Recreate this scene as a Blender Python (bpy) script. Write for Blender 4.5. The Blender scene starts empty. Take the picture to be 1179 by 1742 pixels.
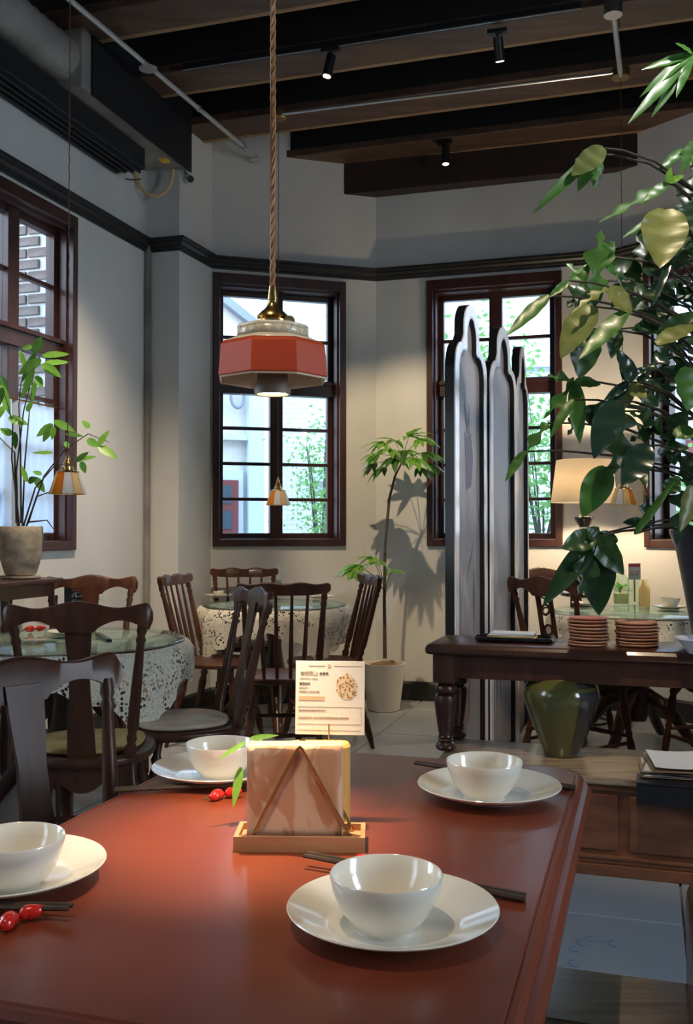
import bpy, math, random
from mathutils import Vector, Matrix, noise
random.seed(7)
SC = bpy.context.scene
# ---------------------------------------------------------------- camera
F = 1650.0; YH = 903.0; CX = 589.5; CY = 871.0; H = 1.18
PITCH = math.atan((YH - CY) / F)
cd = bpy.data.cameras.new('camera'); cam = bpy.data.objects.new('camera', cd); SC.collection.objects.link(cam)
cam.location = (0, 0, H); cam.rotation_euler = (math.pi / 2 + PITCH, 0, 0)
cd.sensor_fit = 'VERTICAL'; cd.sensor_height = 24.0; cd.lens = 24.0 * F / 1742.0; cd.clip_start = 0.05
SC.camera = cam
# ---------------------------------------------------------------- view, world, lamps
SC.view_settings.view_transform = 'Standard'; SC.view_settings.look = 'None'
SC.view_settings.gamma = 1.0; SC.view_settings.use_curve_mapping = False
SC.view_settings.exposure = 0.5
TH = math.radians(17.2)
U = Vector((math.sin(TH), math.cos(TH), 0)); V = Vector((math.cos(TH), -math.sin(TH), 0)); Z = Vector((0, 0, 1))
W = bpy.data.worlds.new('sky'); SC.world = W; W.use_nodes = True
wn = W.node_tree; bg = wn.nodes['Background']
tc = wn.nodes.new('ShaderNodeTexCoord'); sep = wn.nodes.new('ShaderNodeSeparateXYZ'); cr = wn.nodes.new('ShaderNodeValToRGB')
wn.links.new(tc.outputs['Generated'], sep.inputs[0]); wn.links.new(sep.outputs['Z'], cr.inputs[0])
cr.color_ramp.elements[0].position = 0.0; cr.color_ramp.elements[0].color = (.90, .95, 1, 1)
cr.color_ramp.elements[1].position = .7; cr.color_ramp.elements[1].color = (.52, .74, 1, 1)
wn.links.new(cr.outputs[0], bg.inputs[0]); bg.inputs[1].default_value = 5.6

def area(name, loc, d, sx, sy, power, col):
    l = bpy.data.lights.new(name, 'AREA'); l.shape = 'RECTANGLE'; l.size = sx; l.size_y = sy; l.energy = power; l.color = col
    o = bpy.data.objects.new(name, l); SC.collection.objects.link(o); o.location = loc
    o.rotation_euler = Vector(d).to_track_quat('-Z', 'Y').to_euler(); return o
def spot(name, loc, tgt, power, col, ang, blend=.5, rad=.02):
    l = bpy.data.lights.new(name, 'SPOT'); l.energy = power; l.color = col; l.spot_size = math.radians(ang); l.spot_blend = blend; l.shadow_soft_size = rad
    o = bpy.data.objects.new(name, l); SC.collection.objects.link(o); o.location = loc
    o.rotation_euler = (Vector(tgt) - Vector(loc)).to_track_quat('-Z', 'Y').to_euler(); return o
def point(name, loc, power, col, rad=.03):
    l = bpy.data.lights.new(name, 'POINT'); l.energy = power; l.color = col; l.shadow_soft_size = rad
    o = bpy.data.objects.new(name, l); SC.collection.objects.link(o); o.location = loc; return o
L0 = Vector((-1.277, 6.171, 0))
DAY = (.78, .89, 1.0); WARM = (1.0, .74, .45)
# daylight through the windows of the room that lie outside the frame
area('daylight_left_near', L0 - U * 4.1 - V * .30 + Z * 2.05, V, .95, 1.9, 34, DAY)
area('daylight_left_rear', L0 - U * 6.6 - V * .30 + Z * 2.05, V, .95, 1.9, 10, DAY)
area('daylight_right', U * 1.32 + V * 3.45 + Z * 2.05, -V, 1.0, 1.8, 95, DAY)
spot('pendant_beam', (-.108, 1.42, 1.372), (-.15, 1.38, .75), 36, (1, .76, .50), 56, 1.0, .012)
spot('track_beam_plant', (-.25, 5.0, 3.58), (.50, 6.75, 1.25), 170, (1, .76, .46), 42, .6, .02)
spot('track_beam_leaves', (.55, 2.2, 3.55), (1.15, 3.5, 1.55), 150, (1, .80, .52), 42, .7, .03)
spot('track_beam_left', (-.70, 4.2, 3.6), (-1.38, 5.15, .80), 260, (1, .80, .56), 66, 1.0, .03)
spot('track_beam_table', (-.55, .35, 3.55), (-.12, 1.34, .78), 115, (1, .82, .58), 22, 1.0, .02)
spot('screen_fill_spot', (1.5, 2.9, 3.6), (.74, 4.75, 1.35), 95, (1, .93, .90), 40, .8, .03)  # added fill light to brighten the folding screen
# ---------------------------------------------------------------- pixel helpers (the photograph is 1179 x 1742)
CP, SP = math.cos(PITCH), math.sin(PITCH)
def ray(px, py):
    x = (px - CX) / F; y = -(py - CY) / F
    return Vector((x, CP - y * SP, SP + y * CP))
def G(px, py, z=0.0):
    r = ray(px, py); t = (z - H) / r.z; return Vector((r.x * t, r.y * t, z))
def D(px, py, Y):
    r = ray(px, py); t = Y / r.y; return Vector((r.x * t, Y, H + r.z * t))
def R(v, u, z=0.0): return V * v + U * u + Z * z
# ---------------------------------------------------------------- materials
MT = {}
def mat(name, col, rough=.5, metal=0, coat=0, spec=.5, trans=0, emit=None, es=0, sheen=0):
    m = bpy.data.materials.new(name); m.use_nodes = True; b = m.node_tree.nodes['Principled BSDF']
    b.inputs['Base Color'].default_value = (*col, 1); b.inputs['Roughness'].default_value = rough
    b.inputs['Metallic'].default_value = metal; b.inputs['Coat Weight'].default_value = coat
    b.inputs['Coat Roughness'].default_value = .12
    b.inputs['Specular IOR Level'].default_value = spec; b.inputs['Transmission Weight'].default_value = trans
    if emit: b.inputs['Emission Color'].default_value = (*emit, 1); b.inputs['Emission Strength'].default_value = es
    MT[name] = m; return m
def N(m, t): return m.node_tree.nodes.new(t)
def Lk(m, a, b): m.node_tree.links.new(a, b)
def varied(name, c1, c2, scale=(4, 4, 4), rough=.5, r2=None, bump=0, detail=5, dist=0, coat=0, kind='noise', metal=0, spec=.5, lo=.35, hi=.65):
    m = mat(name, c1, rough, metal, coat, spec); b = m.node_tree.nodes['Principled BSDF']
    t = N(m, 'ShaderNodeTexCoord'); mp = N(m, 'ShaderNodeMapping'); mp.inputs['Scale'].default_value = scale
    n = N(m, 'ShaderNodeTexNoise'); n.inputs['Detail'].default_value = detail; n.inputs['Scale'].default_value = 1; n.inputs['Distortion'].default_value = dist
    r = N(m, 'ShaderNodeValToRGB'); e = r.color_ramp.elements
    e[0].position = lo; e[0].color = (*c1, 1); e[1].position = hi; e[1].color = (*c2, 1)
    Lk(m, t.outputs['Object'], mp.inputs[0]); Lk(m, mp.outputs[0], n.inputs['Vector']); Lk(m, n.outputs['Fac'], r.inputs[0]); Lk(m, r.outputs[0], b.inputs['Base Color'])
    if r2 is not None:
        mr = N(m, 'ShaderNodeMapRange'); mr.inputs['To Min'].default_value = rough; mr.inputs['To Max'].default_value = r2
        Lk(m, n.outputs['Fac'], mr.inputs[0]); Lk(m, mr.outputs[0], b.inputs['Roughness'])
    if bump:
        bp = N(m, 'ShaderNodeBump'); bp.inputs['Strength'].default_value = bump; bp.inputs['Distance'].default_value = .01
        Lk(m, n.outputs['Fac'], bp.inputs['Height']); Lk(m, bp.outputs[0], b.inputs['Normal'])
    return m
varied('plaster', (.60, .595, .58), (.66, .655, .64), (2.5, 2.5, 1.2), .85, bump=.04)
varied('tabletop_wood', (.15, .028, .011), (.225, .045, .017), (9, 1.6, 9), .30, .40, .0, dist=.4, coat=.15, lo=.2, hi=.85)
varied('dark_wood', (.040, .014, .009), (.075, .027, .015), (18, 18, 2.5), .3, .4, .02, dist=.5, coat=.12)
varied('bulkhead_wood', (.020, .011, .009), (.034, .018, .014), (3, 12, 12), .6, bump=.1)
varied('chair_wood', (.050, .017, .009), (.095, .034, .016), (16, 16, 2.5), .34, .46, .02, dist=.5, coat=.06, spec=.35)
varied('red_brown_wood', (.14, .048, .022), (.24, .085, .036), (3, 16, 16), .3, .42, .02, dist=.6, coat=.3)
varied('grain_wood', (.22, .145, .095), (.42, .31, .21), (2.0, 26, 26), .22, .3, .02, dist=1.2, coat=.3)
varied('light_wood', (.42, .20, .09), (.55, .29, .14), (5, 40, 40), .45, .55, .02, dist=.5)
varied('window_wood', (.036, .013, .011), (.058, .020, .016), (10, 10, 2), .35, .45, .02, coat=.15)
varied('rail_wood', (.012, .012, .014), (.024, .022, .024), (8, 8, 3), .38, .5, .02)
varied('beam_dark', (.006, .005, .005), (.012, .009, .008), (3, 9, 9), .7, bump=.1)
varied('beam_brown', (.055, .030, .020), (.11, .062, .040), (2.5, 14, 14), .55, bump=.1, dist=.4)
varied('beam_lit_edge', (.20, .12, .06), (.30, .19, .10), (2.5, 14, 14), .7, bump=.2, dist=.4)  # lighter tan: light on the beams' far edges, put into the colour
varied('tile_stone', (.27, .295, .32), (.37, .395, .42), (1.7, 1.7, 1.7), .22, .40, .0, coat=.1, lo=.1, hi=.9)
varied('grout', (.36, .36, .35), (.42, .42, .4), (9, 9, 9), .8)
mat('porcelain', (.82, .77, .67), .14, coat=.5)
mat('brass', (.62, .40, .16), .26, 1); mat('old_brass', (.40, .27, .12), .38, 1)
mat('steel', (.62, .63, .66), .3, 1); mat('painted_pipe', (.52, .53, .56), .35, .4)
mat('black_metal', (.012, .012, .014), .4); mat('black_lacquer', (.008, .008, .009), .12, coat=.6)
mat('lamp_red', (.48, .060, .020), .36, coat=.15); mat('lamp_cream', (.72, .62, .44), .3, coat=.4)
mat('led', (1, .9, .7), .5, emit=(1, .78, .48), es=22); mat('led_small', (1, 1, 1), .5, emit=(1, .9, .7), es=4)
mat('bulb', (1, .9, .7), .5, emit=(1, .80, .55), es=5)
mat('socket_ceramic', (.20, .15, .11), .5)
varied('duct_metal', (.20, .19, .18), (.30, .285, .27), (5, 5, 5), .55, .4)
mat('duct_black', (.010, .012, .016), .5)
mat('yellow_label', (.75, .55, .05), .6)
varied('brick_grey', (.13, .10, .09), (.26, .21, .19), (5, 5, 9), .9, bump=.3)
varied('mortar', (.62, .62, .63), (.72, .72, .73), (12, 12, 12), .9)
mat('curtain', (.62, .74, .95), .9)
mat('chili', (.62, .02, .012), .2, coat=.6); mat('chili_stem', (.06, .05, .02), .6)
varied('chopstick_wood', (.040, .024, .016), (.075, .045, .028), (60, 6, 60), .45)
varied('napkin_paper', (.66, .40, .25), (.72, .47, .31), (9, 9, 9), .85, bump=.15)
varied('napkin_wire_shadow', (.60, .30, .17), (.74, .49, .33), (14, 5, 9), .85, bump=.15, dist=1.4, lo=.44, hi=.5)  # wavy darker tone paints the shadow of the wire on the front napkin
mat('amber_wood', (.62, .36, .08), .45)
mat('card_white', (.86, .80, .70), .6); mat('card_black', (.03, .03, .032), .5)
mat('ink', (.10, .07, .05), .7); mat('ink_pale', (.48, .36, .26), .7); mat('ink_white', (.75, .75, .72), .6)
mat('ink_blue', (.05, .07, .16), .7); mat('tan_print', (.62, .45, .28), .7); mat('dish_print', (.42, .18, .07), .7); mat('dish_print_light', (.76, .60, .38), .7); mat('mauve_print', (.5, .08, .14), .7)
varied('cushion_gold', (.52, .34, .11), (.66, .46, .18), (12, 12, 12), .8, bump=.2)
varied('cushion_cream', (.55, .40, .28), (.70, .58, .45), (10, 10, 10), .85, bump=.2)
varied('terracotta', (.40, .17, .09), (.58, .28, .16), (20, 20, 30), .65, bump=.1)
mat('terracotta_red', (.46, .12, .08), .5); mat('enamel_white', (.72, .72, .80), .25, coat=.3)
varied('pot_carved', (.25, .20, .15), (.42, .36, .28), (16, 16, 22), .85, bump=.6, detail=3)
mat('pot_white', (.66, .65, .60), .4); mat('planter_navy', (.022, .028, .045), .35)
varied('soil', (.10, .05, .025), (.24, .13, .06), (30, 30, 30), .95, bump=.5)
varied('bark', (.055, .045, .035), (.10, .085, .06), (8, 8, 30), .8, bump=.2)
mat('stem_green', (.08, .12, .03), .5); mat('stem_dark', (.030, .024, .016), .5)
def leafmat(name, c1, c2, rough=.35, tr=.35):
    m = bpy.data.materials.new(name); m.use_nodes = True; nt = m.node_tree; b = nt.nodes['Principled BSDF']; out = nt.nodes['Material Output']
    t = N(m, 'ShaderNodeTexCoord'); n = N(m, 'ShaderNodeTexNoise'); n.inputs['Scale'].default_value = 14
    r = N(m, 'ShaderNodeValToRGB'); e = r.color_ramp.elements; e[0].position = .3; e[1].position = .7; e[0].color = (*c1, 1); e[1].color = (*c2, 1)
    Lk(m, t.outputs['Object'], n.inputs['Vector']); Lk(m, n.outputs['Fac'], r.inputs[0]); Lk(m, r.outputs[0], b.inputs['Base Color'])
    b.inputs['Roughness'].default_value = rough; b.inputs['Coat Weight'].default_value = .08
    tr_ = N(m, 'ShaderNodeBsdfTranslucent'); mx = N(m, 'ShaderNodeMixShader'); mx.inputs[0].default_value = tr
    Lk(m, r.outputs[0], tr_.inputs[0]); Lk(m, b.outputs[0], mx.inputs[1]); Lk(m, tr_.outputs[0], mx.inputs[2]); Lk(m, mx.outputs[0], out.inputs[0])
    MT[name] = m
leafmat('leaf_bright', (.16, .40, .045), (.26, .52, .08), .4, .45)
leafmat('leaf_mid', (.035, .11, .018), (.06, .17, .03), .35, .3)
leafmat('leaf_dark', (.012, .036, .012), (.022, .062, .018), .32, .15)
leafmat('leaf_blue_sheen', (.010, .028, .020), (.016, .040, .028), .2, .08)  # bluish daylight sheen tinted into the leaf green
leafmat('leaf_pale_and_lit', (.11, .14, .035), (.19, .21, .07), .36, .25)  # warm lamplight painted into philodendron leaves; also the succulent's own yellow-green
leafmat('leaf_out', (.14, .34, .10), (.28, .52, .16), .6, .5)
def glass(name, tint, fac=.08, rough=.02):
    m = bpy.data.materials.new(name); m.use_nodes = True; nt = m.node_tree; nt.nodes.remove(nt.nodes['Principled BSDF']); out = nt.nodes['Material Output']
    a = N(m, 'ShaderNodeBsdfTransparent'); a.inputs[0].default_value = (*tint, 1); g = N(m, 'ShaderNodeBsdfGlossy'); g.inputs['Roughness'].default_value = rough
    mx = N(m, 'ShaderNodeMixShader'); fr = N(m, 'ShaderNodeLayerWeight'); pw = N(m, 'ShaderNodeMath'); pw.operation = 'POWER'; pw.inputs[1].default_value = 4.0
    mt = N(m, 'ShaderNodeMath'); mt.operation = 'MULTIPLY_ADD'; mt.inputs[1].default_value = .6; mt.inputs[2].default_value = fac * .6
    Lk(m, fr.outputs['Facing'], pw.inputs[0]); Lk(m, pw.outputs[0], mt.inputs[0]); Lk(m, mt.outputs[0], mx.inputs[0]); Lk(m, a.outputs[0], mx.inputs[1]); Lk(m, g.outputs[0], mx.inputs[2]); Lk(m, mx.outputs[0], out.inputs[0])
    MT[name] = m
glass('window_glass', (.95, .98, 1), .05)
glass('table_glass', (.86, .96, .94), .05)
glass('vase_glass', (.85, .95, .88), .10)
def thinshade(name, col, tr):
    m = bpy.data.materials.new(name); m.use_nodes = True; nt = m.node_tree; nt.nodes.remove(nt.nodes['Principled BSDF']); out = nt.nodes['Material Output']
    a = N(m, 'ShaderNodeBsdfTranslucent'); a.inputs[0].default_value = (*col, 1); g = N(m, 'ShaderNodeBsdfDiffuse'); g.inputs[0].default_value = (*col, 1)
    mx = N(m, 'ShaderNodeMixShader'); mx.inputs[0].default_value = tr
    Lk(m, g.outputs[0], mx.inputs[1]); Lk(m, a.outputs[0], mx.inputs[2]); Lk(m, mx.outputs[0], out.inputs[0]); MT[name] = m
thinshade('shade_linen', (.88, .80, .66), .55)
thinshade('sheer_curtain', (.70, .82, .98), .6)
thinshade('glass_amber', (.80, .36, .05), .45); thinshade('glass_straw', (.84, .70, .40), .45); thinshade('glass_milk', (.80, .82, .84), .45)
def lace():
    m = mat('lace', (.80, .74, .60), .9); nt = m.node_tree; b = nt.nodes['Principled BSDF']; out = nt.nodes['Material Output']
    t = N(m, 'ShaderNodeTexCoord'); mp = N(m, 'ShaderNodeMapping')
    v1 = N(m, 'ShaderNodeTexVoronoi'); v1.inputs['Scale'].default_value = 62; v2 = N(m, 'ShaderNodeTexVoronoi'); v2.inputs['Scale'].default_value = 170
    nz = N(m, 'ShaderNodeTexNoise'); nz.inputs['Scale'].default_value = 9
    Lk(m, t.outputs['Object'], v1.inputs['Vector']); Lk(m, t.outputs['Object'], v2.inputs['Vector']); Lk(m, t.outputs['Object'], nz.inputs['Vector'])
    l1 = N(m, 'ShaderNodeMath'); l1.operation = 'LESS_THAN'; l1.inputs[1].default_value = .37
    l2 = N(m, 'ShaderNodeMath'); l2.operation = 'LESS_THAN'; l2.inputs[1].default_value = .27
    g = N(m, 'ShaderNodeMath'); g.operation = 'GREATER_THAN'; g.inputs[1].default_value = .50
    mul = N(m, 'ShaderNodeMath'); mul.operation = 'MULTIPLY'; mx = N(m, 'ShaderNodeMath'); mx.operation = 'MAXIMUM'
    Lk(m, v1.outputs['Distance'], l1.inputs[0]); Lk(m, v2.outputs['Distance'], l2.inputs[0]); Lk(m, nz.outputs['Fac'], g.inputs[0])
    Lk(m, l1.outputs[0], mul.inputs[0]); Lk(m, g.outputs[0], mul.inputs[1]); Lk(m, mul.outputs[0], mx.inputs[0]); Lk(m, l2.outputs[0], mx.inputs[1])
    tp = N(m, 'ShaderNodeBsdfTransparent'); ms = N(m, 'ShaderNodeMixShader')
    Lk(m, mx.outputs[0], ms.inputs[0]); Lk(m, b.outputs[0], ms.inputs[1]); Lk(m, tp.outputs[0], ms.inputs[2]); Lk(m, ms.outputs[0], out.inputs[0])
lace()
def brickmat(name, c1, c2, mor, sc):
    m = mat(name, c1, .9); b = m.node_tree.nodes['Principled BSDF']; t = N(m, 'ShaderNodeTexCoord'); mp = N(m, 'ShaderNodeMapping'); mp.inputs['Rotation'].default_value = (math.pi / 2, 0, 0)
    br = N(m, 'ShaderNodeTexBrick'); br.inputs['Scale'].default_value = sc; br.inputs['Color1'].default_value = (*c1, 1); br.inputs['Color2'].default_value = (*c2, 1); br.inputs['Mortar'].default_value = (*mor, 1)
    br.inputs['Mortar Size'].default_value = .03
    Lk(m, t.outputs['Object'], mp.inputs[0]); Lk(m, mp.outputs[0], br.inputs['Vector']); Lk(m, br.outputs['Color'], b.inputs['Base Color'])
    bp = N(m, 'ShaderNodeBump'); bp.inputs['Strength'].default_value = .4; bp.invert = True; Lk(m, br.outputs['Fac'], bp.inputs['Height']); Lk(m, bp.outputs[0], b.inputs['Normal'])
brickmat('white_brick', (.78, .80, .84), (.70, .73, .78), (.58, .61, .67), 4.4)
varied('stucco_cream', (.56, .52, .47), (.66, .63, .58), (1.5, 1.5, 3), .9)
mat('stucco_blue', (.52, .60, .70), .9); mat('roof_slate', (.20, .23, .28), .7); mat('door_red', (.17, .035, .04), .4); mat('dark_pane', (.06, .08, .11), .1)
mat('paving', (.40, .41, .43), .8); mat('leather', (.22, .085, .035), .35, coat=.2)
mat('screen_black', (.010, .009, .010), .22, coat=.3); mat('screen_frame', (.88, .84, .86), .28, coat=.5)
def silk():
    m = varied('screen_silk', (.40, .36, .37), (.48, .44, .445), (7, 7, 2), .5, bump=.02); b = m.node_tree.nodes['Principled BSDF']
silk()
mat('silk_print', (.20, .18, .22), .55); mat('silk_rust', (.40, .27, .22), .55); mat('silk_white', (.52, .50, .52), .55)
mat('vase_olive', (.10, .095, .028), .16, coat=.7); mat('vase_dark', (.045, .042, .040), .18, coat=.6); mat('vase_branch', (.02, .012, .010), .3)
mat('paper', (.62, .66, .74), .7); mat('clip_board', (.20, .13, .08), .5); mat('juice', (.65, .6, .32), .3); mat('camera_white', (.6, .6, .6), .4)
mat('sticker_blue', (.16, .23, .42), .6); mat('remote_black', (.01, .01, .012), .3)
varied('cord_fabric', (.30, .13, .05), (.46, .22, .09), (90, 90, 90), .6); varied('cord_thin', (.10, .05, .03), (.18, .10, .06), (90, 90, 90), .6)
mat('rug', (.30, .20, .18), .95)

# ---------------------------------------------------------------- mesh helper
class MB:
    def __init__(s): s.v = []; s.f = []
    def add(s, vs, fs):
        b = len(s.v); s.v += [tuple(p) for p in vs]; s.f += [tuple(b + i for i in f) for f in fs]; return s
    def box(s, c, d, ax=None, ay=None, az=None):
        ax = ax or Vector((1, 0, 0)); ay = ay or Vector((0, 1, 0)); az = az or Z; c = Vector(c)
        vs = [c + ax * (i * d[0] / 2) + ay * (j * d[1] / 2) + az * (k * d[2] / 2) for k in (-1, 1) for j in (-1, 1) for i in (-1, 1)]
        return s.add(vs, [(0, 2, 3, 1), (4, 5, 7, 6), (0, 1, 5, 4), (2, 6, 7, 3), (0, 4, 6, 2), (1, 3, 7, 5)])
    def prism(s, pts, off):
        n = len(pts); off = Vector(off); vs = [Vector(p) for p in pts] + [Vector(p) + off for p in pts]
        return s.add(vs, [tuple(range(n - 1, -1, -1)), tuple(range(n, 2 * n))] + [(i, (i + 1) % n, n + (i + 1) % n, n + i) for i in range(n)])
    def lathe(s, prof, c=(0, 0, 0), seg=24, cap0=True, cap1=True, rot=0, sx=1, sy=1):
        c = Vector(c); vs = []; fs = []
        for r, z in prof:
            for k in range(seg):
                a = rot + 2 * math.pi * k / seg; vs.append(c + Vector((r * math.cos(a) * sx, r * math.sin(a) * sy, z)))
        for i in range(len(prof) - 1):
            for k in range(seg):
                k2 = (k + 1) % seg; fs.append((i * seg + k, i * seg + k2, (i + 1) * seg + k2, (i + 1) * seg + k))
        if cap0: fs.append(tuple(range(seg - 1, -1, -1)))
        if cap1: fs.append(tuple((len(prof) - 1) * seg + k for k in range(seg)))
        return s.add(vs, fs)
    def tube(s, pts, r, seg=8, cap=True):
        pts = [Vector(p) for p in pts]; n = len(pts); rs = r if isinstance(r, (list, tuple)) else [r] * n
        vs = []; fs = []; prev = None
        for i, p in enumerate(pts):
            t = (pts[min(i + 1, n - 1)] - pts[max(i - 1, 0)]).normalized()
            if prev is None:
                a = t.cross(Z if abs(t.z) < .9 else Vector((1, 0, 0))).normalized()
            else:
                a = (prev - t * prev.dot(t)).normalized()
            prev = a; b = t.cross(a)
            for k in range(seg):
                an = 2 * math.pi * k / seg; vs.append(p + a * (rs[i] * math.cos(an)) + b * (rs[i] * math.sin(an)))
        for i in range(n - 1):
            for k in range(seg):
                k2 = (k + 1) % seg; fs.append((i * seg + k, i * seg + k2, (i + 1) * seg + k2, (i + 1) * seg + k))
        if cap: fs.append(tuple(range(seg - 1, -1, -1))); fs.append(tuple((n - 1) * seg + k for k in range(seg)))
        return s.add(vs, fs)
    def turned(s, a, b, prof, seg=12):
        a = Vector(a); b = Vector(b); return s.tube([a.lerp(b, t) for t, r in prof], [r for t, r in prof], seg)
    def grid(s, fn, nu, nv, closed=False):
        vs = [fn(i / nu, j / nv) for i in range(nu + (0 if closed else 1)) for j in range(nv + 1)]; fs = []; m = nu if not closed else nu
        cnt = nu if closed else nu + 1
        for i in range(nu):
            for j in range(nv):
                i2 = (i + 1) % cnt; fs.append((i * (nv + 1) + j, i2 * (nv + 1) + j, i2 * (nv + 1) + j + 1, i * (nv + 1) + j + 1))
        return s.add(vs, fs)
    def ball(s, c, r, sx=1, sy=1, sz=1, seg=14, rings=8):
        pr = [(r * math.sin(math.pi * i / rings) * 1.0 + 1e-5, -r * math.cos(math.pi * i / rings) * sz) for i in range(rings + 1)]
        return s.lathe(pr, c, seg, sx=sx, sy=sy)
    def build(s, name, m, parent=None, smooth=35, bevel=0, bseg=2, solid=0, sub=0):
        me = bpy.data.meshes.new(name); me.from_pydata(s.v, [], s.f); me.update()
        me.materials.append(MT[m] if isinstance(m, str) else m)
        if smooth:
            me.polygons.foreach_set('use_smooth', [True] * len(me.polygons)); me.set_sharp_from_angle(angle=math.radians(smooth))
        o = bpy.data.objects.new(name, me); SC.collection.objects.link(o)
        if parent: o.parent = parent
        if solid: md = o.modifiers.new('solid', 'SOLIDIFY'); md.thickness = solid; md.offset = 0
        if sub: md = o.modifiers.new('sub', 'SUBSURF'); md.levels = sub; md.render_levels = sub
        if bevel: md = o.modifiers.new('bevel', 'BEVEL'); md.width = bevel; md.segments = bseg; md.limit_method = 'ANGLE'; md.harden_normals = False
        return o
def tag(o, label=None, cat=None, group=None, kind=None):
    for k, v in (('label', label), ('category', cat), ('group', group), ('kind', kind)):
        if v: o[k] = v
    return o
def thing(name, loc, rz, label, cat, group=None):
    o = bpy.data.objects.new(name, None); SC.collection.objects.link(o); o.empty_display_size = .05
    o.location = loc; o.rotation_euler = (0, 0, rz); return tag(o, label, cat, group)
def struct(o): o['kind'] = 'structure'; return o
def sroot(name):
    o = bpy.data.objects.new(name, None); SC.collection.objects.link(o); return struct(o)
def copy_tree(o, parent=None):
    c = o.copy(); SC.collection.objects.link(c)
    if parent: c.parent = parent
    for ch in list(o.children): copy_tree(ch, c)
    return c
def place(o, loc, rz, label, group=None):
    o.location = loc; o.rotation_euler = (0, 0, rz); o['label'] = label
    if group: o['group'] = group
    return o
def yaw(fx, fy): return math.atan2(-fx, fy)      # rotation that turns local +y into (fx, fy)
YV = math.atan2(V.y, V.x)                         # local x along V, local y along U
def text(body, name, m, size, M, parent, ext=.0002, align='LEFT'):
    c = bpy.data.curves.new(name, 'FONT'); c.body = body; c.size = size; c.extrude = ext; c.align_x = align; tmp = bpy.data.objects.new(name, c); SC.collection.objects.link(tmp)
    me = bpy.data.meshes.new_from_object(tmp.evaluated_get(bpy.context.evaluated_depsgraph_get())); bpy.data.objects.remove(tmp); me.materials.clear(); me.materials.append(MT[m])
    o = bpy.data.objects.new(name, me); SC.collection.objects.link(o); o.parent = parent; o.matrix_local = M; o['kind'] = 'stuff'; return o

# ---------------------------------------------------------------- room shell
CZ = 4.02
P1 = Vector((-.913, 6.531, 0)); P2 = Vector((.211, 6.872, 0)); P3 = Vector((1.791, 6.389, 0)); P4 = Vector((2.53, 5.487, 0))
PIL = Vector((-1.059, 6.109, 0)); LB = L0 - U * 9.25
P5 = P4 - U * .42; P6 = P5 + V * 2.3; RB = P6 - U * 9.3
WT = .28
def wall(name, a, b, openings=(), z1=CZ, t=WT, m='plaster'):
    """inside face runs a -> b with the room on its right hand; thickness goes to the left"""
    d = (b - a); L = d.length; d.normalize(); n = Vector((-d.y, d.x, 0)); mb = MB()
    def piece(s0, s1, za, zb):
        if s1 - s0 > 1e-4 and zb - za > 1e-4: mb.box(a + d * ((s0 + s1) / 2) + n * (t / 2) + Z * ((za + zb) / 2), (s1 - s0, t, zb - za), d, n)
    s = 0
    for (o0, o1, za, zb) in sorted(openings):
        piece(s, o0, 0, z1); piece(o0, o1, 0, za); piece(o0, o1, zb, z1); s = o1
    piece(s, L, 0, z1)
    return struct(mb.build(name, m, smooth=0))
WZ0, WZ1 = 1.074, 2.929
def wpos(a, b, s0, w): d = (b - a).normalized(); return a + d * s0, a + d * (s0 + w)
# the order of walls: left (towards camera), pilaster, bay of three walls, right
dA = (P2 - P1); dB = (P3 - P2); dC = (P4 - P3)
LW = (L0 - LB).length
lw_s = LW - .815 - .93
wins_left = [lw_s, LW - 3.62 - .95, LW - 6.12 - .95]
wall('wall_left', LB, L0, [(s, s + .93, WZ0, WZ1) for s in wins_left], t=.15)
wall('wall_pilaster_front', L0, PIL, t=.1)
wall('wall_pilaster_side', PIL, P1, t=.1)
wall('wall_bay_left', P1, P2, [(.01, .945, WZ0, WZ1)], t=.26)
sB = (Vector((.5635, 6.764, 0)) - P2).length
wall('wall_bay_middle', P2, P3, [(sB, sB + .925, WZ0, WZ1)], t=.26)
wall('wall_bay_right', P3, P4, [(.205, 1.135, WZ0, WZ1)], t=.26)
wall('wall_right_pilaster', P4, P5, t=.1)
wall('wall_right_rear', P5, P6, t=.1)
wall('wall_right', P6, RB, [(3.78, 4.73, WZ0, WZ1)], t=.15)
wall('wall_back', RB, LB)

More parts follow.
